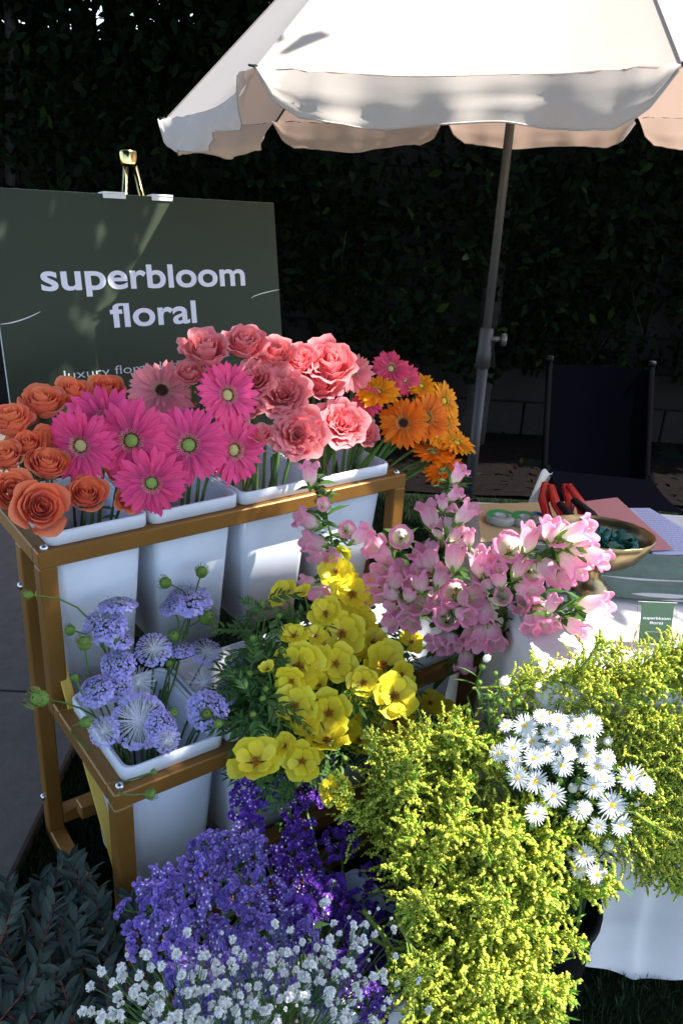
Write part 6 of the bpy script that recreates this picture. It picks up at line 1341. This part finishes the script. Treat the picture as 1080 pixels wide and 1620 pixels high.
# bare stems and strap leaves standing in the two right bins
m = MB(); m.grid(lambda a, b: Vector(((a - .5) * .020 * math.sin(PI * (b * .85 + .12)) , .004 * math.cos(a * PI * 2) + .03 * b * b, .23 * b)), 4, 8, lambda a, b: (.9 + .5 * b, 1 + .4 * b, .9)); strap = m.mesh('leaf', 'leaf')
for i in range(22):
    s = .45 + .39 * i / 21 + rnd(-.01, .01); t_ = rnd(.10, .24); b0 = RK(s, t_, .62)
    th = thing('cut_stem', 'bare green stem or strap leaf standing in the two right top tier bins', 'stem', b0, 'bare stems in the right top bins')
    if i > 11: put('leaf', strap, th, Matrix.Translation(b0 + Vector((0, 0, .05))) @ Matrix.Rotation(rnd(-.7, .7), 4, 'Z') @ Matrix.Rotation(rnd(.1, .6), 4, 'Y') @ Matrix.Rotation(rnd(-.2, .2), 4, 'X') @ Matrix.Diagonal((rnd(.9, 1.4), 1, rnd(.8, 1.1), 1)))
    else:
        e = b0 + Vector((rnd(-.02, .06), rnd(-.03, .03), rnd(.2, .34))); mm = MB(); mm.tube(bez(b0, b0 + Vector((0, 0, .1)), e - Vector((.0, 0, .08)), e, 8), .0038, 6); put('stem', mm.mesh('stem', 'stem'), th)

# ---- lace flowers
def floret(m, p, n_, s, c):
    n_ = Vector(n_).normalized(); x = n_.orthogonal().normalized(); y = n_.cross(x); a0 = rnd(0, 6)
    for k in range(5):
        a = a0 + k * 2 * PI / 5; d = x * math.cos(a) + y * math.sin(a); e = n_.cross(d); q = rnd(.85, 1.15) * s
        m.add([p, p + d * q * .6 - e * q * .38 + n_ * q * .25, p + d * q + n_ * q * .1, p + d * q * .6 + e * q * .38 + n_ * q * .25], [(0, 1, 2, 3)], c)
def lacehead(kind, seed):
    random.seed(seed); F_ = MB(); S_ = MB()
    N_ = {0: 165, 1: 90, 2: 60, 3: 130}[kind]
    for i in range(N_):
        k = math.sqrt((i + .5) / N_) if kind in (0,) else .35 + .65 * math.sqrt((i + .5) / N_)
        if kind == 3: k = .62 + .38 * math.sqrt((i + .5) / N_)
        if kind == 2: k = rnd(.78, 1.05)
        a = i * 2.39996 + rnd(-.1, .1); th = k * (1.15 if kind != 2 else 1.3) + rnd(-.06, .06); rr = 1.0 * math.sin(th) / math.sin(1.15) * .97; z = .34 * (math.cos(th) - .4) + rnd(-.06, .06)
        p = Vector((rr * math.cos(a), rr * math.sin(a), z)); n_ = Vector((math.cos(a) * th * .8, math.sin(a) * th * .8, 1.)).normalized()
        cc = rnd(.75, 1.25); c = (cc, cc, min(1.15, cc + .1))
        if kind != 2: floret(F_, p, n_, rnd(.08, .125), c)
        else: F_.octa(p, .018, (1.2, 1.1, 1.0))
        base = Vector((0, 0, -.28 if kind == 0 else .16)); mid = base.lerp(p, .55) + Vector((0, 0, -.08 if kind == 0 else .10)); S_.tube([base, mid, p + Vector((0, 0, 0 if kind == 0 else .05))], [.012, .012, .009], 3, (.9, .9, .9) if kind == 0 else (1.25, 1.25, 1.2), False)
        if kind in (1, 3) and i % 2 == 0: S_.tube([p, p + n_ * .14 + Vector((rnd(-.06, .06), rnd(-.06, .06), 0))], .005, 3, (1.1, 1, .9), False)
    if kind == 0:
        for i in range(70):
            a = rnd(0, 6.28); k = rnd(0, 1); p = Vector((k * math.cos(a), k * math.sin(a), .2 + .1 * (1 - k))); S_.tube([p, p + Vector((rnd(-.1, .1), rnd(-.1, .1), .1))], .006, 3, (1.2, .9, 1), False)
    return F_.mesh('florets', 'lace' if kind != 2 else 'straw'), S_.mesh('spokes', 'ray' if kind else 'stem')
LH = {k: lacehead(k, 20 + k) for k in range(4)}
random.seed(31)
LH[2] = (LH[2][0], LH[2][1])
bract = MB()
for i in range(9):
    a = i * 2 * PI / 9; bract.leaf((.04 * math.cos(a), .04 * math.sin(a), -.28), (math.cos(a), math.sin(a), .15), (0, 0, 1), .45, .06, (1, 1, 1), .1)
bract = bract.mesh('bracts', 'calyx')
for P, nn, rad, base, lab, var in LACE:
    P = Vector(P); nn = Vector(nn); t = thing('lace_flower', lab, 'lace flower', base, 'blue lace flowers in the shaded bin'); Mh = frame(P, nn, rnd(0, 6)) @ Matrix.Scale(rad, 4)
    stem_obj(t, base, P - nn * rad * .28, nn, .0026, .0019, 'stem', .5)
    a_, b_ = LH[var]; o = put('florets', a_, t, Mh); o['kind'] = 'stuff'; o = put('spokes', b_, t, Mh); o['kind'] = 'stuff'; put('bracts', bract, t, Mh)
def budmesh(seed, hairy):
    random.seed(seed); m = MB()
    m.grid(lambda a, b: Vector((math.sin(PI * b * .92 + .08) * (.62 + .06 * math.cos(a * 2 * PI * 11)) * math.cos(a * 2 * PI), math.sin(PI * b * .92 + .08) * (.62 + .06 * math.cos(a * 2 * PI * 11)) * math.sin(a * 2 * PI), -.75 * math.cos(PI * b * .92 + .08))), 22, 8, lambda a, b: (.8 + .5 * b, .8 + .4 * b, .7 + .3 * b), True)
    for i in range(30 if hairy else 16):
        a = i * 2.4; z0 = -.3 + (.6 if hairy else .2); c = (2.0, 1.3, 1.6) if hairy else (1.3, 1.2, 1.1)
        p = Vector((.5 * math.cos(a), .5 * math.sin(a), z0 * rnd(.3, 1))); m.tube([p, p + Vector((.35 * math.cos(a), .35 * math.sin(a), .45)), p + Vector((.1 * math.cos(a) + rnd(-.2, .2), .1 * math.sin(a) + rnd(-.2, .2), .95))], [.05, .035, .01], 3, c, False)
    return m.mesh('bud', 'calyx')
BUD = {0: budmesh(1, False), 1: budmesh(2, True)}
random.seed(41)
for P, nn, rad, base, lab, var in BUDS:
    P = Vector(P); nn = Vector(nn); t = thing('lace_flower_bud', lab, 'flower bud', base, 'lace flower buds'); put('bud', BUD[var], t, frame(P, nn, rnd(0, 6)) @ Matrix.Scale(rad * 1.1, 4))
    stem_obj(t, base, P - nn * rad * .6, nn, .0026, .0016, 'stem', .7)

# ---- yellow ranunculus
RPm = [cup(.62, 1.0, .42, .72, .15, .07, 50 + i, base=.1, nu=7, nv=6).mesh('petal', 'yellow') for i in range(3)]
RPi = [cup(.42, .80, .50, .62, .0, .08, 60 + i, base=.1, nu=7, nv=6).mesh('petal', 'yellow') for i in range(2)]
e1 = spikes(50, .0, .13, .06, .05, .05, .014, 9).mesh('stamens', 'eye'); e2 = dome(.11, .12).mesh('eye', 'eye')
def fern(seed, L=.078):
    random.seed(seed); m = MB(); pts = bez(Vector((0, 0, 0)), Vector((L * .3, 0, .01)), Vector((L * .6, 0, .012)), Vector((L, 0, -.012)), 7); m.tube(pts, [.0016 - .0001 * i for i in range(8)], 4, (1, 1, 1), False)
    for k in range(2, 8):
        for s in (-1, 1):
            if k == 7 and s > 0: d = Vector((1, 0, -.1))
            else: d = Vector((.75, s * rnd(.6, .9), rnd(-.2, .35)))
            c = rnd(.7, 1.5); m.leaf(pts[k], d, (0, 0, 1), rnd(.022, .042), rnd(.007, .011), (c, c, c * .9), .25, .35)
    return m.mesh('foliage', 'leaf')
FER = [fern(70 + i) for i in range(4)]; random.seed(77)
for P, nn, rad, base, lab in RAN:
    P = Vector(P); nn = Vector(nn); t = thing('ranunculus', lab, 'ranunculus', base, 'yellow butterfly ranunculus'); rad *= 1.08; C0 = P - nn * rad * .12; Mh = frame(C0, nn, rnd(0, 6))
    _, pth = stem_obj(t, base, C0, nn, .0026, .0022, 'stem', .5); small = rad < .024; op = .35 if small else rnd(-.1, .15)
    for n_, MS, zz, tl in (((5, RPm, 0, .0), (5, RPi, .04, .15)) if not small else ((5, RPm, 0, 0.),)):
        for i in range(n_):
            k = rnd(.92, 1.1); a = 2 * PI * (i + rnd(-.12, .12)) / n_ + (.6 if zz else 0)
            put('petal', random.choice(MS), t, Mh @ Matrix.Rotation(a, 4, 'Z') @ Matrix.Translation((0, 0, rad * zz)) @ Matrix.Rotation(-op - tl * .3 + rnd(-.12, .12), 4, 'Y') @ Matrix.Diagonal((rad * k, rad * k * 1.05, rad * k * (1.4 if small else .8), 1)))
    e_ = put('eye', e2, t, Mh @ Matrix.Scale(rad * 1.4, 4)); child('stamens', e1, e_, Matrix.Identity(4))
    for k in (6, 8):
        f_ = put('foliage', random.choice(FER), t, frame(pth[k], Vector((rnd(-.3, .3), rnd(-.5, 0), 1)), rnd(0, 6)) @ Matrix.Scale(rnd(.5, .9), 4)); f_['kind'] = 'stuff'
for P, base in RANFOL:
    P = Vector(P); t = thing('ranunculus_sprig', 'leafy dark green ranunculus sprig among the yellow flowers', 'sprig', base, 'leafy sprigs among the ranunculus'); nn = (P - Vector(base)); nn.z *= .2; nn.normalize()
    _, pth = stem_obj(t, base, P, nn, .0026, .0012, 'stem', .6)
    for k in (5, 6, 7, 8, 9, 10):
        f_ = put('foliage', random.choice(FER), t, frame(pth[k], Vector((rnd(-.6, .6), rnd(-.6, .2), 1)), rnd(0, 6)) @ Matrix.Scale(rnd(.6, 1.05), 4)); f_['kind'] = 'stuff'
    if random.random() < .5: put('bud', BUD[0], t, frame(P, nn) @ Matrix.Scale(.009, 4))

# ---- campanula bells
def bellmesh(seed, openk=1.):
    m = MB(); ph = seed * 1.7; L = 1.0
    def f(a, b):
        an = a * 2 * PI; lobe = .5 + .5 * math.cos(5 * an); lob = lobe ** .5
        rr = .10 + .42 * math.sin(min(1, b * 2.6) * PI / 2) + .05 * b + openk * .42 * max(0, b - .68) ** 1.25 * 2.4 * (1 + .12 * math.sin(9 * an + ph))
        rr *= 1 + .03 * math.cos(5 * an) * b; z = -1.25 + 1.35 * b * (.86 + .14 * lob) if b > .6 else -1.25 + 1.35 * b * (.86 + .14 * (lob * (b / .6) + 1 - b / .6))
        if b > .85: z -= (1 - lob) * .17 * (b - .85) / .15; z -= openk * .22 * ((b - .85) / .15) ** 2 * (.4 + lob * .6)
        rr *= 1.0 + .02 * math.sin(15 * an + b * 5)
        return Vector((rr * math.cos(an), rr * math.sin(an), z))
    def cc(a, b):
        k = sm(b * 1.4 - .15); st = 1 + .05 * math.cos(10 * PI * 2 * a); return (1.02 * st, (1.75 - .85 * k) * st, (1.18 - .2 * k) * st)
    m.grid(f, 40, 14, cc, True); return m.mesh('corolla', 'bell')
BEL = [bellmesh(1, 1.), bellmesh(2, .75), bellmesh(3, 1.25)]
m = MB(); m.tube([(0, 0, -1.1), (0, 0, -.2)], [.05, .035], 5, (1, 1, .9))
for k in range(3): a = k * 2.1; m.tube([(0, 0, -.22), (.07 * math.cos(a), .07 * math.sin(a), -.08)], [.03, .015], 4)
for k in range(5): a = k * 1.257; m.tube([(.08 * math.cos(a), .08 * math.sin(a), -1.1), (.14 * math.cos(a), .14 * math.sin(a), -.6)], [.02, .03], 4, (1, .9, .5))
pist = m.mesh('pistil', 'cream')
m = MB()
for i in range(5):
    a = i * 2 * PI / 5; m.leaf((.22 * math.cos(a), .22 * math.sin(a), -1.34), (math.cos(a) * .48, math.sin(a) * .48, .6), (math.cos(a), math.sin(a), -.6), .72, .30, (1.1, 1.2, .8), -.06, .1)
m.lathe([(.03, -1.5), (.12, -1.42), (.2, -1.28), (.14, -1.2)], 10, (.9, 1, .7)); bcal = m.mesh('calyx', 'calyx')
for lab, base, path, bells in CAMP:
    t = thing('campanula', lab, 'campanula', base, 'pink campanula stems'); base = Vector(base); pts = [Vector(p) for p in path]
    full = [base, base.lerp(pts[0], .5) + Vector((0, 0, .03))] + pts; sm_ = []
    for i in range(len(full) - 1):
        p0, p1, p2, p3 = full[max(0, i - 1)], full[i], full[i + 1], full[min(len(full) - 1, i + 2)]
        for k in range(5): u_ = k / 5; sm_.append(.5 * ((2 * p1) + (p2 - p0) * u_ + (2 * p0 - 5 * p1 + 4 * p2 - p3) * u_ ** 2 + (3 * p1 - p0 - 3 * p2 + p3) * u_ ** 3))
    sm_.append(full[-1]); m = MB(); m.tube(sm_, [.0045 - .002 * i / len(sm_) for i in range(len(sm_))], 7); put('stem', m.mesh('stem', 'stem'), t)
    for P, nn, rad in bells:
        P = Vector(P); nn = Vector(nn); s = rad * 1.12; Mh = frame(P + nn * s * .60, nn, rnd(0, 6)) @ Matrix.Diagonal((s * .96, s * .96, s * 1.6, 1))
        b_ = put('bell', random.choice(BEL), t, Mh); child('pistil', pist, b_, Matrix.Identity(4)); child('calyx', bcal, b_, Matrix.Identity(4))
        tail = Mh @ Vector((0, 0, -1.48)); q = min(sm_[6:], key=lambda v: (v - tail).length + .3 * max(0, v.z - tail.z)); m = MB(); m.tube([q, q.lerp(tail, .5) + Vector((0, 0, .006)), tail], [.0022, .002, .002], 5); put('stalk', m.mesh('stalk', 'stem'), t)
        for k in range(3):
            d = Vector((rnd(-1, 1), rnd(-1, .2), rnd(-.1, .8))).normalized(); put('leaf', leafm, t, Matrix.Translation(q.lerp(tail, rnd(.1, .9))) @ d.to_track_quat('X', 'Z').to_matrix().to_4x4() @ Matrix.Diagonal((rnd(.03, .055),) * 3 + (1,)))
    for k in range(8, len(sm_)):
        for _ in range(2):
            d = Vector((rnd(-1, 1), rnd(-1, .2), rnd(-.1, .9))).normalized(); put('leaf', leafm, t, Matrix.Translation(sm_[k]) @ d.to_track_quat('X', 'Z').to_matrix().to_4x4() @ Matrix.Diagonal((rnd(.035, .065), rnd(.03, .05), .05, 1)))
    for _ in range(4):
        p = random.choice(sm_[8:]); d = Vector((rnd(-1, 1), rnd(-1, 0), rnd(0, 1))).normalized(); put('bud', BUD[0], t, frame(p + d * .025, d) @ Matrix.Diagonal((.008, .008, .014, 1)))

# ---- white asters
def astermesh(seed):
    random.seed(seed); m = MB()
    for n_, L, z, tl in ((24, .86, .0, .10), (20, .74, .04, .25)):
        for i in range(n_):
            a = 2 * PI * (i + rnd(-.3, .3)) / n_; l_ = L * rnd(.85, 1.12); d = Vector((math.cos(a), math.sin(a), tl + rnd(-.12, .12))).normalized(); x = Vector((-math.sin(a), math.cos(a), rnd(-.2, .2))); p = Vector((.14 * math.cos(a), .14 * math.sin(a), z)); w_ = .06
            e = p + d * l_; k_ = p + d * l_ * .6 + Vector((0, 0, .02)); m.add([p - x * w_ * .4, p + x * w_ * .4, k_ - x * w_, k_ + x * w_, e - x * w_ * .5 + Vector((0, 0, -.05)), e + x * w_ * .5 + Vector((0, 0, -.05))], [(0, 1, 3, 2), (2, 3, 5, 4)])
    return m.mesh('ray_petals', 'white_petal')
AP_ = [astermesh(i) for i in (1, 2, 3)]; ad = dome(.20, .12, .1).mesh('disc', 'discyellow'); af = spikes(60, 0, .2, .08, .04, .05, .014, 3).mesh('disc_florets', 'discyellow')
m = MB(); m.lathe([(.02, -.3), (.14, -.22), (.2, -.08), (.18, 0)], 10, (.6, .8, .6)); acal = m.mesh('calyx', 'calyx'); random.seed(91)
ABASE = Vector((.42, 1.14, .24))
for P, nn, rad, lab in ASTER:
    P = Vector(P); nn = Vector(nn); t = thing('aster', lab, 'aster', ABASE, 'white asters beside the goldenrod'); Mh = frame(P, nn, rnd(0, 6)) @ Matrix.Scale(rad, 4)
    o = put('ray_petals', random.choice(AP_), t, Mh); o['kind'] = 'stuff'; d_ = put('disc', ad, t, Mh); o = child('disc_florets', af, d_, Matrix.Identity(4)); o['kind'] = 'stuff'; put('calyx', acal, t, Mh)
    b = ABASE + Vector((rnd(-.05, .05), rnd(-.04, .04), 0)); _, pth = stem_obj(t, b, P - nn * rad * .2, nn, .002, .0013, 'stem', .6)
    for k in (6, 7, 8, 9):
        d = Vector((rnd(-1, 1), rnd(-1, .3), rnd(-.2, .6))).normalized(); put('leaf', leafm, t, Matrix.Translation(pth[k]) @ d.to_track_quat('X', 'Z').to_matrix().to_4x4() @ Matrix.Diagonal((rnd(.035, .06), rnd(.018, .028), .03, 1)))
m = MB(); m.grid(lambda a, b: Vector((math.sin(PI * b * .95 + .05) * .75 * math.cos(a * 2 * PI), math.sin(PI * b * .95 + .05) * .75 * math.sin(a * 2 * PI), -.8 * math.cos(PI * b * .95 + .05))), 14, 7, lambda a, b: (1, 1, .9 if b > .5 else .7), True)
for i in range(26):
    a = i * 2.4; p = Vector((.62 * math.cos(a), .62 * math.sin(a), rnd(-.2, .3))); m.leaf(p, (math.cos(a) * .35, math.sin(a) * .35, 1), (math.cos(a), math.sin(a), 0), .75, .2, (1, 1, 1), .3)
abw = m.mesh('bud', 'white_petal')
for P, rad, lab, var in ABUD:
    P = Vector(P); t = thing('aster_bud', lab, 'flower bud', ABASE, 'aster buds'); nn = Vector((rnd(-.4, .4), -.5, 1)).normalized(); put('bud', abw if var else BUD[0], t, frame(P, nn) @ Matrix.Scale(rad * (1 if var else 1.3), 4)); _, pth = stem_obj(t, ABASE, P - nn * rad * .7, nn, .002, .0011, 'stem', .6)
    for k in (7, 8, 9):
        d = Vector((rnd(-1, 1), rnd(-1, .3), rnd(-.2, .6))).normalized(); put('leaf', leafm, t, Matrix.Translation(pth[k]) @ d.to_track_quat('X', 'Z').to_matrix().to_4x4() @ Matrix.Diagonal((rnd(.02, .045), rnd(.01, .02), .03, 1)))

# ---- goldenrod plumes
def plume(seed, dens, ycol):
    random.seed(seed); Y = MB(); G_ = MB(); L = 1.
    ax = bez(Vector((0, 0, 0)), Vector((0, 0, .35)), Vector((.05, 0, .75)), Vector((.22, 0, .98)), 24); G_.tube(ax, [.016 - .0005 * i for i in range(25)], 4, (.8, .8, .8), False)
    for i in range(dens):
        k = .10 + .88 * (i + rnd(0, 1)) / dens; p = ax[min(24, int(k * 24))]; a = i * 2.39996 + rnd(-.3, .3); l_ = (.10 + .36 * (1 - k)) * rnd(.75, 1.2); up_ = rnd(.9, 1.6); d = Vector((math.cos(a), math.sin(a), up_)).normalized()
        nd = 14; e = bez(p, p + d * l_ * .4 + Vector((0, 0, l_ * .1)), p + d * l_ * .8 + Vector((0, 0, l_ * .08)), p + d * l_ + Vector((math.cos(a) * .10 * l_, math.sin(a) * .10 * l_, -.12 * l_)), nd); G_.tube(e, [.0045 - .0002 * j for j in range(nd + 1)], 3, (1, 1, 1), False)
        for j in range(3, nd + 1):
            t_ = (e[j] - e[j - 1]).normalized()
            for _ in range(4):
                v = rnd(.75, 1.2); w = Vector((rnd(-1, 1), rnd(-1, 1), rnd(-.3, 1))); sp_ = .020 * (1.25 - j / nd); pp_ = e[j] + w * sp_; bright = random.random() < ycol * (1.15 - .3 * j / nd)
                if bright: Y.octa(pp_, rnd(.006, .0105), (v, v * rnd(.95, 1.08), v), rnd(1., 1.5))
                else: G_.octa(pp_, rnd(.0045, .0075), (v * 1.15, v * 1.15, v), rnd(1.2, 2.))
                if random.random() < .3: G_.tube([e[j], pp_], .0018, 3, (1, 1, 1), False)
        for _ in range(3):
            j = random.randint(0, 6); d2 = (d + Vector((rnd(-.7, .7), rnd(-.7, .7), rnd(0, .5)))).normalized(); c = rnd(.4, 1.0); G_.leaf(e[j], d2, Vector((rnd(-1, 1), rnd(-1, 1), 1)), rnd(.06, .12), .014, (c * .6, c, c * .5))
    return Y.mesh('florets', 'golden_rod'), G_.mesh('branchlets', 'rodgreen')
PLU = [plume(100 + i, 30, .66 if i % 3 else .42) for i in range(6)]; random.seed(111)
def place_plumes(tips, lab, grp, basef, outf, lo, hi):
    for P in tips:
        P = Vector(P); B = basef(P); t = thing('goldenrod', lab, 'goldenrod', B, grp); d = (P - B); L = rnd(lo, hi); dd = outf(P, d).normalized()
        r0 = P - dd * L * .62; x = Vector((dd.x, dd.y, -.4)); q = dd.to_track_quat('Z', 'Y').to_matrix().to_4x4()
        M = Matrix.Translation(r0) @ q @ Matrix.Rotation(rnd(0, 6), 4, 'Z') @ Matrix.Scale(L, 4); a_, b_ = random.choice(PLU)
        o = put('florets', a_, t, M); o['kind'] = 'stuff'; o = put('branchlets', b_, t, M); o['kind'] = 'stuff'
        m = MB(); m.tube(bez(B, B + Vector((0, 0, .12)), r0 - dd * .06, r0, 8), .0016, 5); put('stem', m.mesh('stem', 'darkstem'), t)
place_plumes(GOLD, 'goldenrod plume in the big yellow bunch spilling from the black bucket', 'goldenrod plumes of the front bunch', lambda P: Vector((.36 + rnd(-.05, .05), 1.14 + rnd(-.04, .04), .22)),
             lambda P, d: Vector(((P.x - .16) * 2.6 + rnd(-.2, .2), -.30 + rnd(-.25, .2), .62 - max(0, (.45 - P.z)) * 3.2 + rnd(-.15, .2))), .20, .32)
place_plumes(GOLD2, 'goldenrod plume in the bunch behind and right of the white asters', 'goldenrod plumes of the right bunch', lambda P: Vector((.44 + rnd(-.04, .04), 1.15 + rnd(-.04, .04), .24)),
             lambda P, d: Vector((.75 + rnd(-.4, .3), -.1 + rnd(-.3, .3), (P.z - .48) * 3.2 + rnd(-.3, .2))), .15, .22)

# ---- statice
def statcluster(seed, mt):
    random.seed(seed); m = MB()
    for i in range(46):
        k = rnd(0, 1); sx = (k - .5) * 1.6; p = Vector((sx, rnd(-.28, .28), .30 * math.cos(sx * 1.5) + rnd(-.08, .08))); n_ = Vector((sx * .5 + rnd(-.3, .3), rnd(-.9, .9), 1)).normalized(); x = n_.orthogonal().normalized(); y = n_.cross(x); s = rnd(.15, .21); c = rnd(.65, 1.35); tip = p - n_ * s * .9
        vs = [tip] + [p + (x * math.cos(q * PI / 3.5) + y * math.sin(q * PI / 3.5)) * s * rnd(.75, 1.1) + n_ * rnd(-.03, .03) for q in range(7)]; cs = [(c * .6,) * 3] + [(c, c, min(1.3, c * 1.05))] * 7
        m.add(vs, [(0, 1 + q, 1 + (q + 1) % 7) for q in range(7)], cs)
    return m.mesh('flower_cluster', mt)
SC = {0: [statcluster(i, 'stat_l') for i in (1, 2, 3)], 1: [statcluster(i, 'stat_d') for i in (4, 5, 6)]}
wf = MB(); random.seed(5)
for i in range(5): p = Vector((rnd(-.6, .6), rnd(-.2, .2), .38)); floret(wf, p, (0, 0, 1), .09, (1, 1, 1))
wf = wf.mesh('white_corollas', 'gyp'); random.seed(121)
for P, c_, lab in STAT:
    P = Vector(P); st_ = (P - RO); s_ = st_.dot(RU); b = RK(max(.06, min(.38, s_ * .5 + .12)), -.60, .08)
    t = thing('statice', lab, 'statice', b, ('lavender' if c_ == 0 else 'violet') + ' statice stems')
    nn = Vector((rnd(-.3, .3), -.5 + rnd(-.2, .2), .8)).normalized(); _, pth = stem_obj(t, b, P - nn * .02, nn, .003, .0024, 'stem', .4); Mh = frame(P, nn, rnd(0, 6)); mains = []
    for k in range(7):
        a = k * 2.4; rr = .0 if k == 0 else rnd(.018, .034); off = Vector((rr * math.cos(a), rr * math.sin(a), rnd(-.018, .006))); M = Mh @ Matrix.Translation(off) @ Matrix.Rotation(rnd(-.5, .5), 4, 'X') @ Matrix.Rotation(rnd(-.5, .5), 4, 'Y') @ Matrix.Rotation(rnd(0, 6), 4, 'Z') @ Matrix.Diagonal((rnd(.017, .025),) * 3 + (1,))
        o = put('flower_cluster', random.choice(SC[c_]), t, M)
        if random.random() < .45: child('white_corollas', wf, o, Matrix.Identity(4))
        m = MB(); e = M.translation; m.tube([P - nn * .045, e], [.002, .0015], 4, (1, 1, 1), False); put('branch', m.mesh('branch', 'stem'), t)
    for _ in range(2):
        d = Vector((rnd(-1, 1), rnd(-1, .3), rnd(-.2, .6))).normalized(); put('leaf', leafm, t, Matrix.Translation(pth[8]) @ d.to_track_quat('X', 'Z').to_matrix().to_4x4() @ Matrix.Diagonal((rnd(.04, .07), rnd(.02, .035), .03, 1)))

# ---- baby's breath
def puff(seed):
    random.seed(seed); m = MB(); m.octa((0, 0, .05), .62, (.95, .95, .95), .9)
    for i in range(22):
        a = rnd(0, 6.28); z = rnd(-.2, 1); rr = math.sqrt(max(0, 1 - z * z)); n_ = Vector((rr * math.cos(a), rr * math.sin(a), z)); x = n_.orthogonal().normalized(); y = n_.cross(x); s = rnd(.42, .6); p = n_ * rnd(.35, .62); c = rnd(.85, 1.08)
        vs = [p - n_ * .3, p - x * s * .6 - y * s * .2 + n_ * .1, p - x * s * .25 + y * s * .5 + n_ * .3, p + x * s * .35 + y * s * .45 + n_ * .18, p + x * s * .6 - y * s * .2 + n_ * .3]
        m.add(vs, [(0, 1, 2), (0, 2, 3), (0, 3, 4)], (c, c, c))
    return m.mesh('blossom', 'gyp')
PF = [puff(i) for i in range(4)]; random.seed(131)
for P, lab in GYP:
    P = Vector(P); b = Vector((-.08 + rnd(-.08, .08), .82 + rnd(-.04, .04), .05)); t = thing('babys_breath', lab, "baby's breath", b, "sprigs of white baby's breath")
    fork = P.lerp(b, .28); m = MB(); m.tube(bez(b, b + Vector((0, 0, .15)), fork - Vector((0, 0, .06)), fork, 8), .0018, 5); put('stem', m.mesh('stem', 'stem'), t); tw = MB()
    for k in range(12):
        e = P + Vector((random.gauss(0, .040), random.gauss(0, .034), random.gauss(0, .024))); tw.tube([fork, fork.lerp(e, .5) + Vector((rnd(-.01, .01), rnd(-.01, .01), .006)), e], [.0007, .0006, .0005], 4, (1, 1, 1), False)
        r0 = rnd(.0058, .0084) if k < 8 else rnd(.0025, .004); put('blossom' if k < 8 else 'bud', random.choice(PF), t, frame(e, Vector((rnd(-.5, .5), rnd(-1, 0), 1))) @ Matrix.Scale(r0, 4))
    o = put('twigs', tw.mesh('twigs', 'stem'), t); o['kind'] = 'stuff'
m = MB(); m.lathe([(.0, .003), (.07, .003), (.085, .25), (.08, .25), (.066, .01)], 24); o = m.obj('glass_vase', 'white'); o.location = (-.08, .82, 0); tag(o, "white pot under the baby's breath at the bottom edge", 'pot')

# ---- eucalyptus
m = MB()
def ef(a, b): w = .34 * math.sin(PI * min(1, b * .93 + .05)) ** .9; x = (a - .5) * w; return Vector((b, x, .06 * abs(a - .5) * 2 - .16 * b * b))
m.grid(ef, 4, 7, lambda a, b: (1 + .25 * (abs(a - .5) < .1), 1, 1)); eleaf = m.mesh('leaf', 'euc'); random.seed(141)
for P, lab in EUC:
    P = Vector(P); b = Vector((-.28 + rnd(-.06, .06), .84 + rnd(-.05, .05), .06)) if P.x > -.42 else Vector((P.x + rnd(-.02, .06), .80, .06)); d = (P - b); d.normalize(); L = rnd(.17, .24)
    t = thing('eucalyptus', lab, 'eucalyptus', b, 'eucalyptus branches in the lower left corner')
    dirn = Vector((rnd(-.55, .6), rnd(.1, .75), rnd(.25, .8))).normalized(); r0 = P - dirn * L * .5; pts = bez(r0, r0 + dirn * L * .4, r0 + dirn * L * .75 + Vector((rnd(-.02, .02), 0, 0)), r0 + dirn * L + Vector((0, 0, -.01)), 12)
    m = MB(); m.tube([b] + pts, [.003] + [.0026 - .00015 * i for i in range(13)], 5); put('stem', m.mesh('stem', 'redstem'), t)
    for k in range(13):
        for s in (-1, 1):
            if random.random() < .08: continue
            side = dirn.cross(Vector((0, -.3, 1))).normalized(); ld = (dirn * rnd(.55, 1.1) + side * s * rnd(.4, 1) + Vector((0, 0, rnd(-.3, .5)))).normalized(); ll = rnd(.034, .058) * (1 - .35 * k / 12)
            put('leaf', eleaf, t, Matrix.Translation(pts[k]) @ ld.to_track_quat('X', 'Z').to_matrix().to_4x4() @ Matrix.Rotation(rnd(-.6, .6), 4, 'X') @ Matrix.Scale(ll, 4))
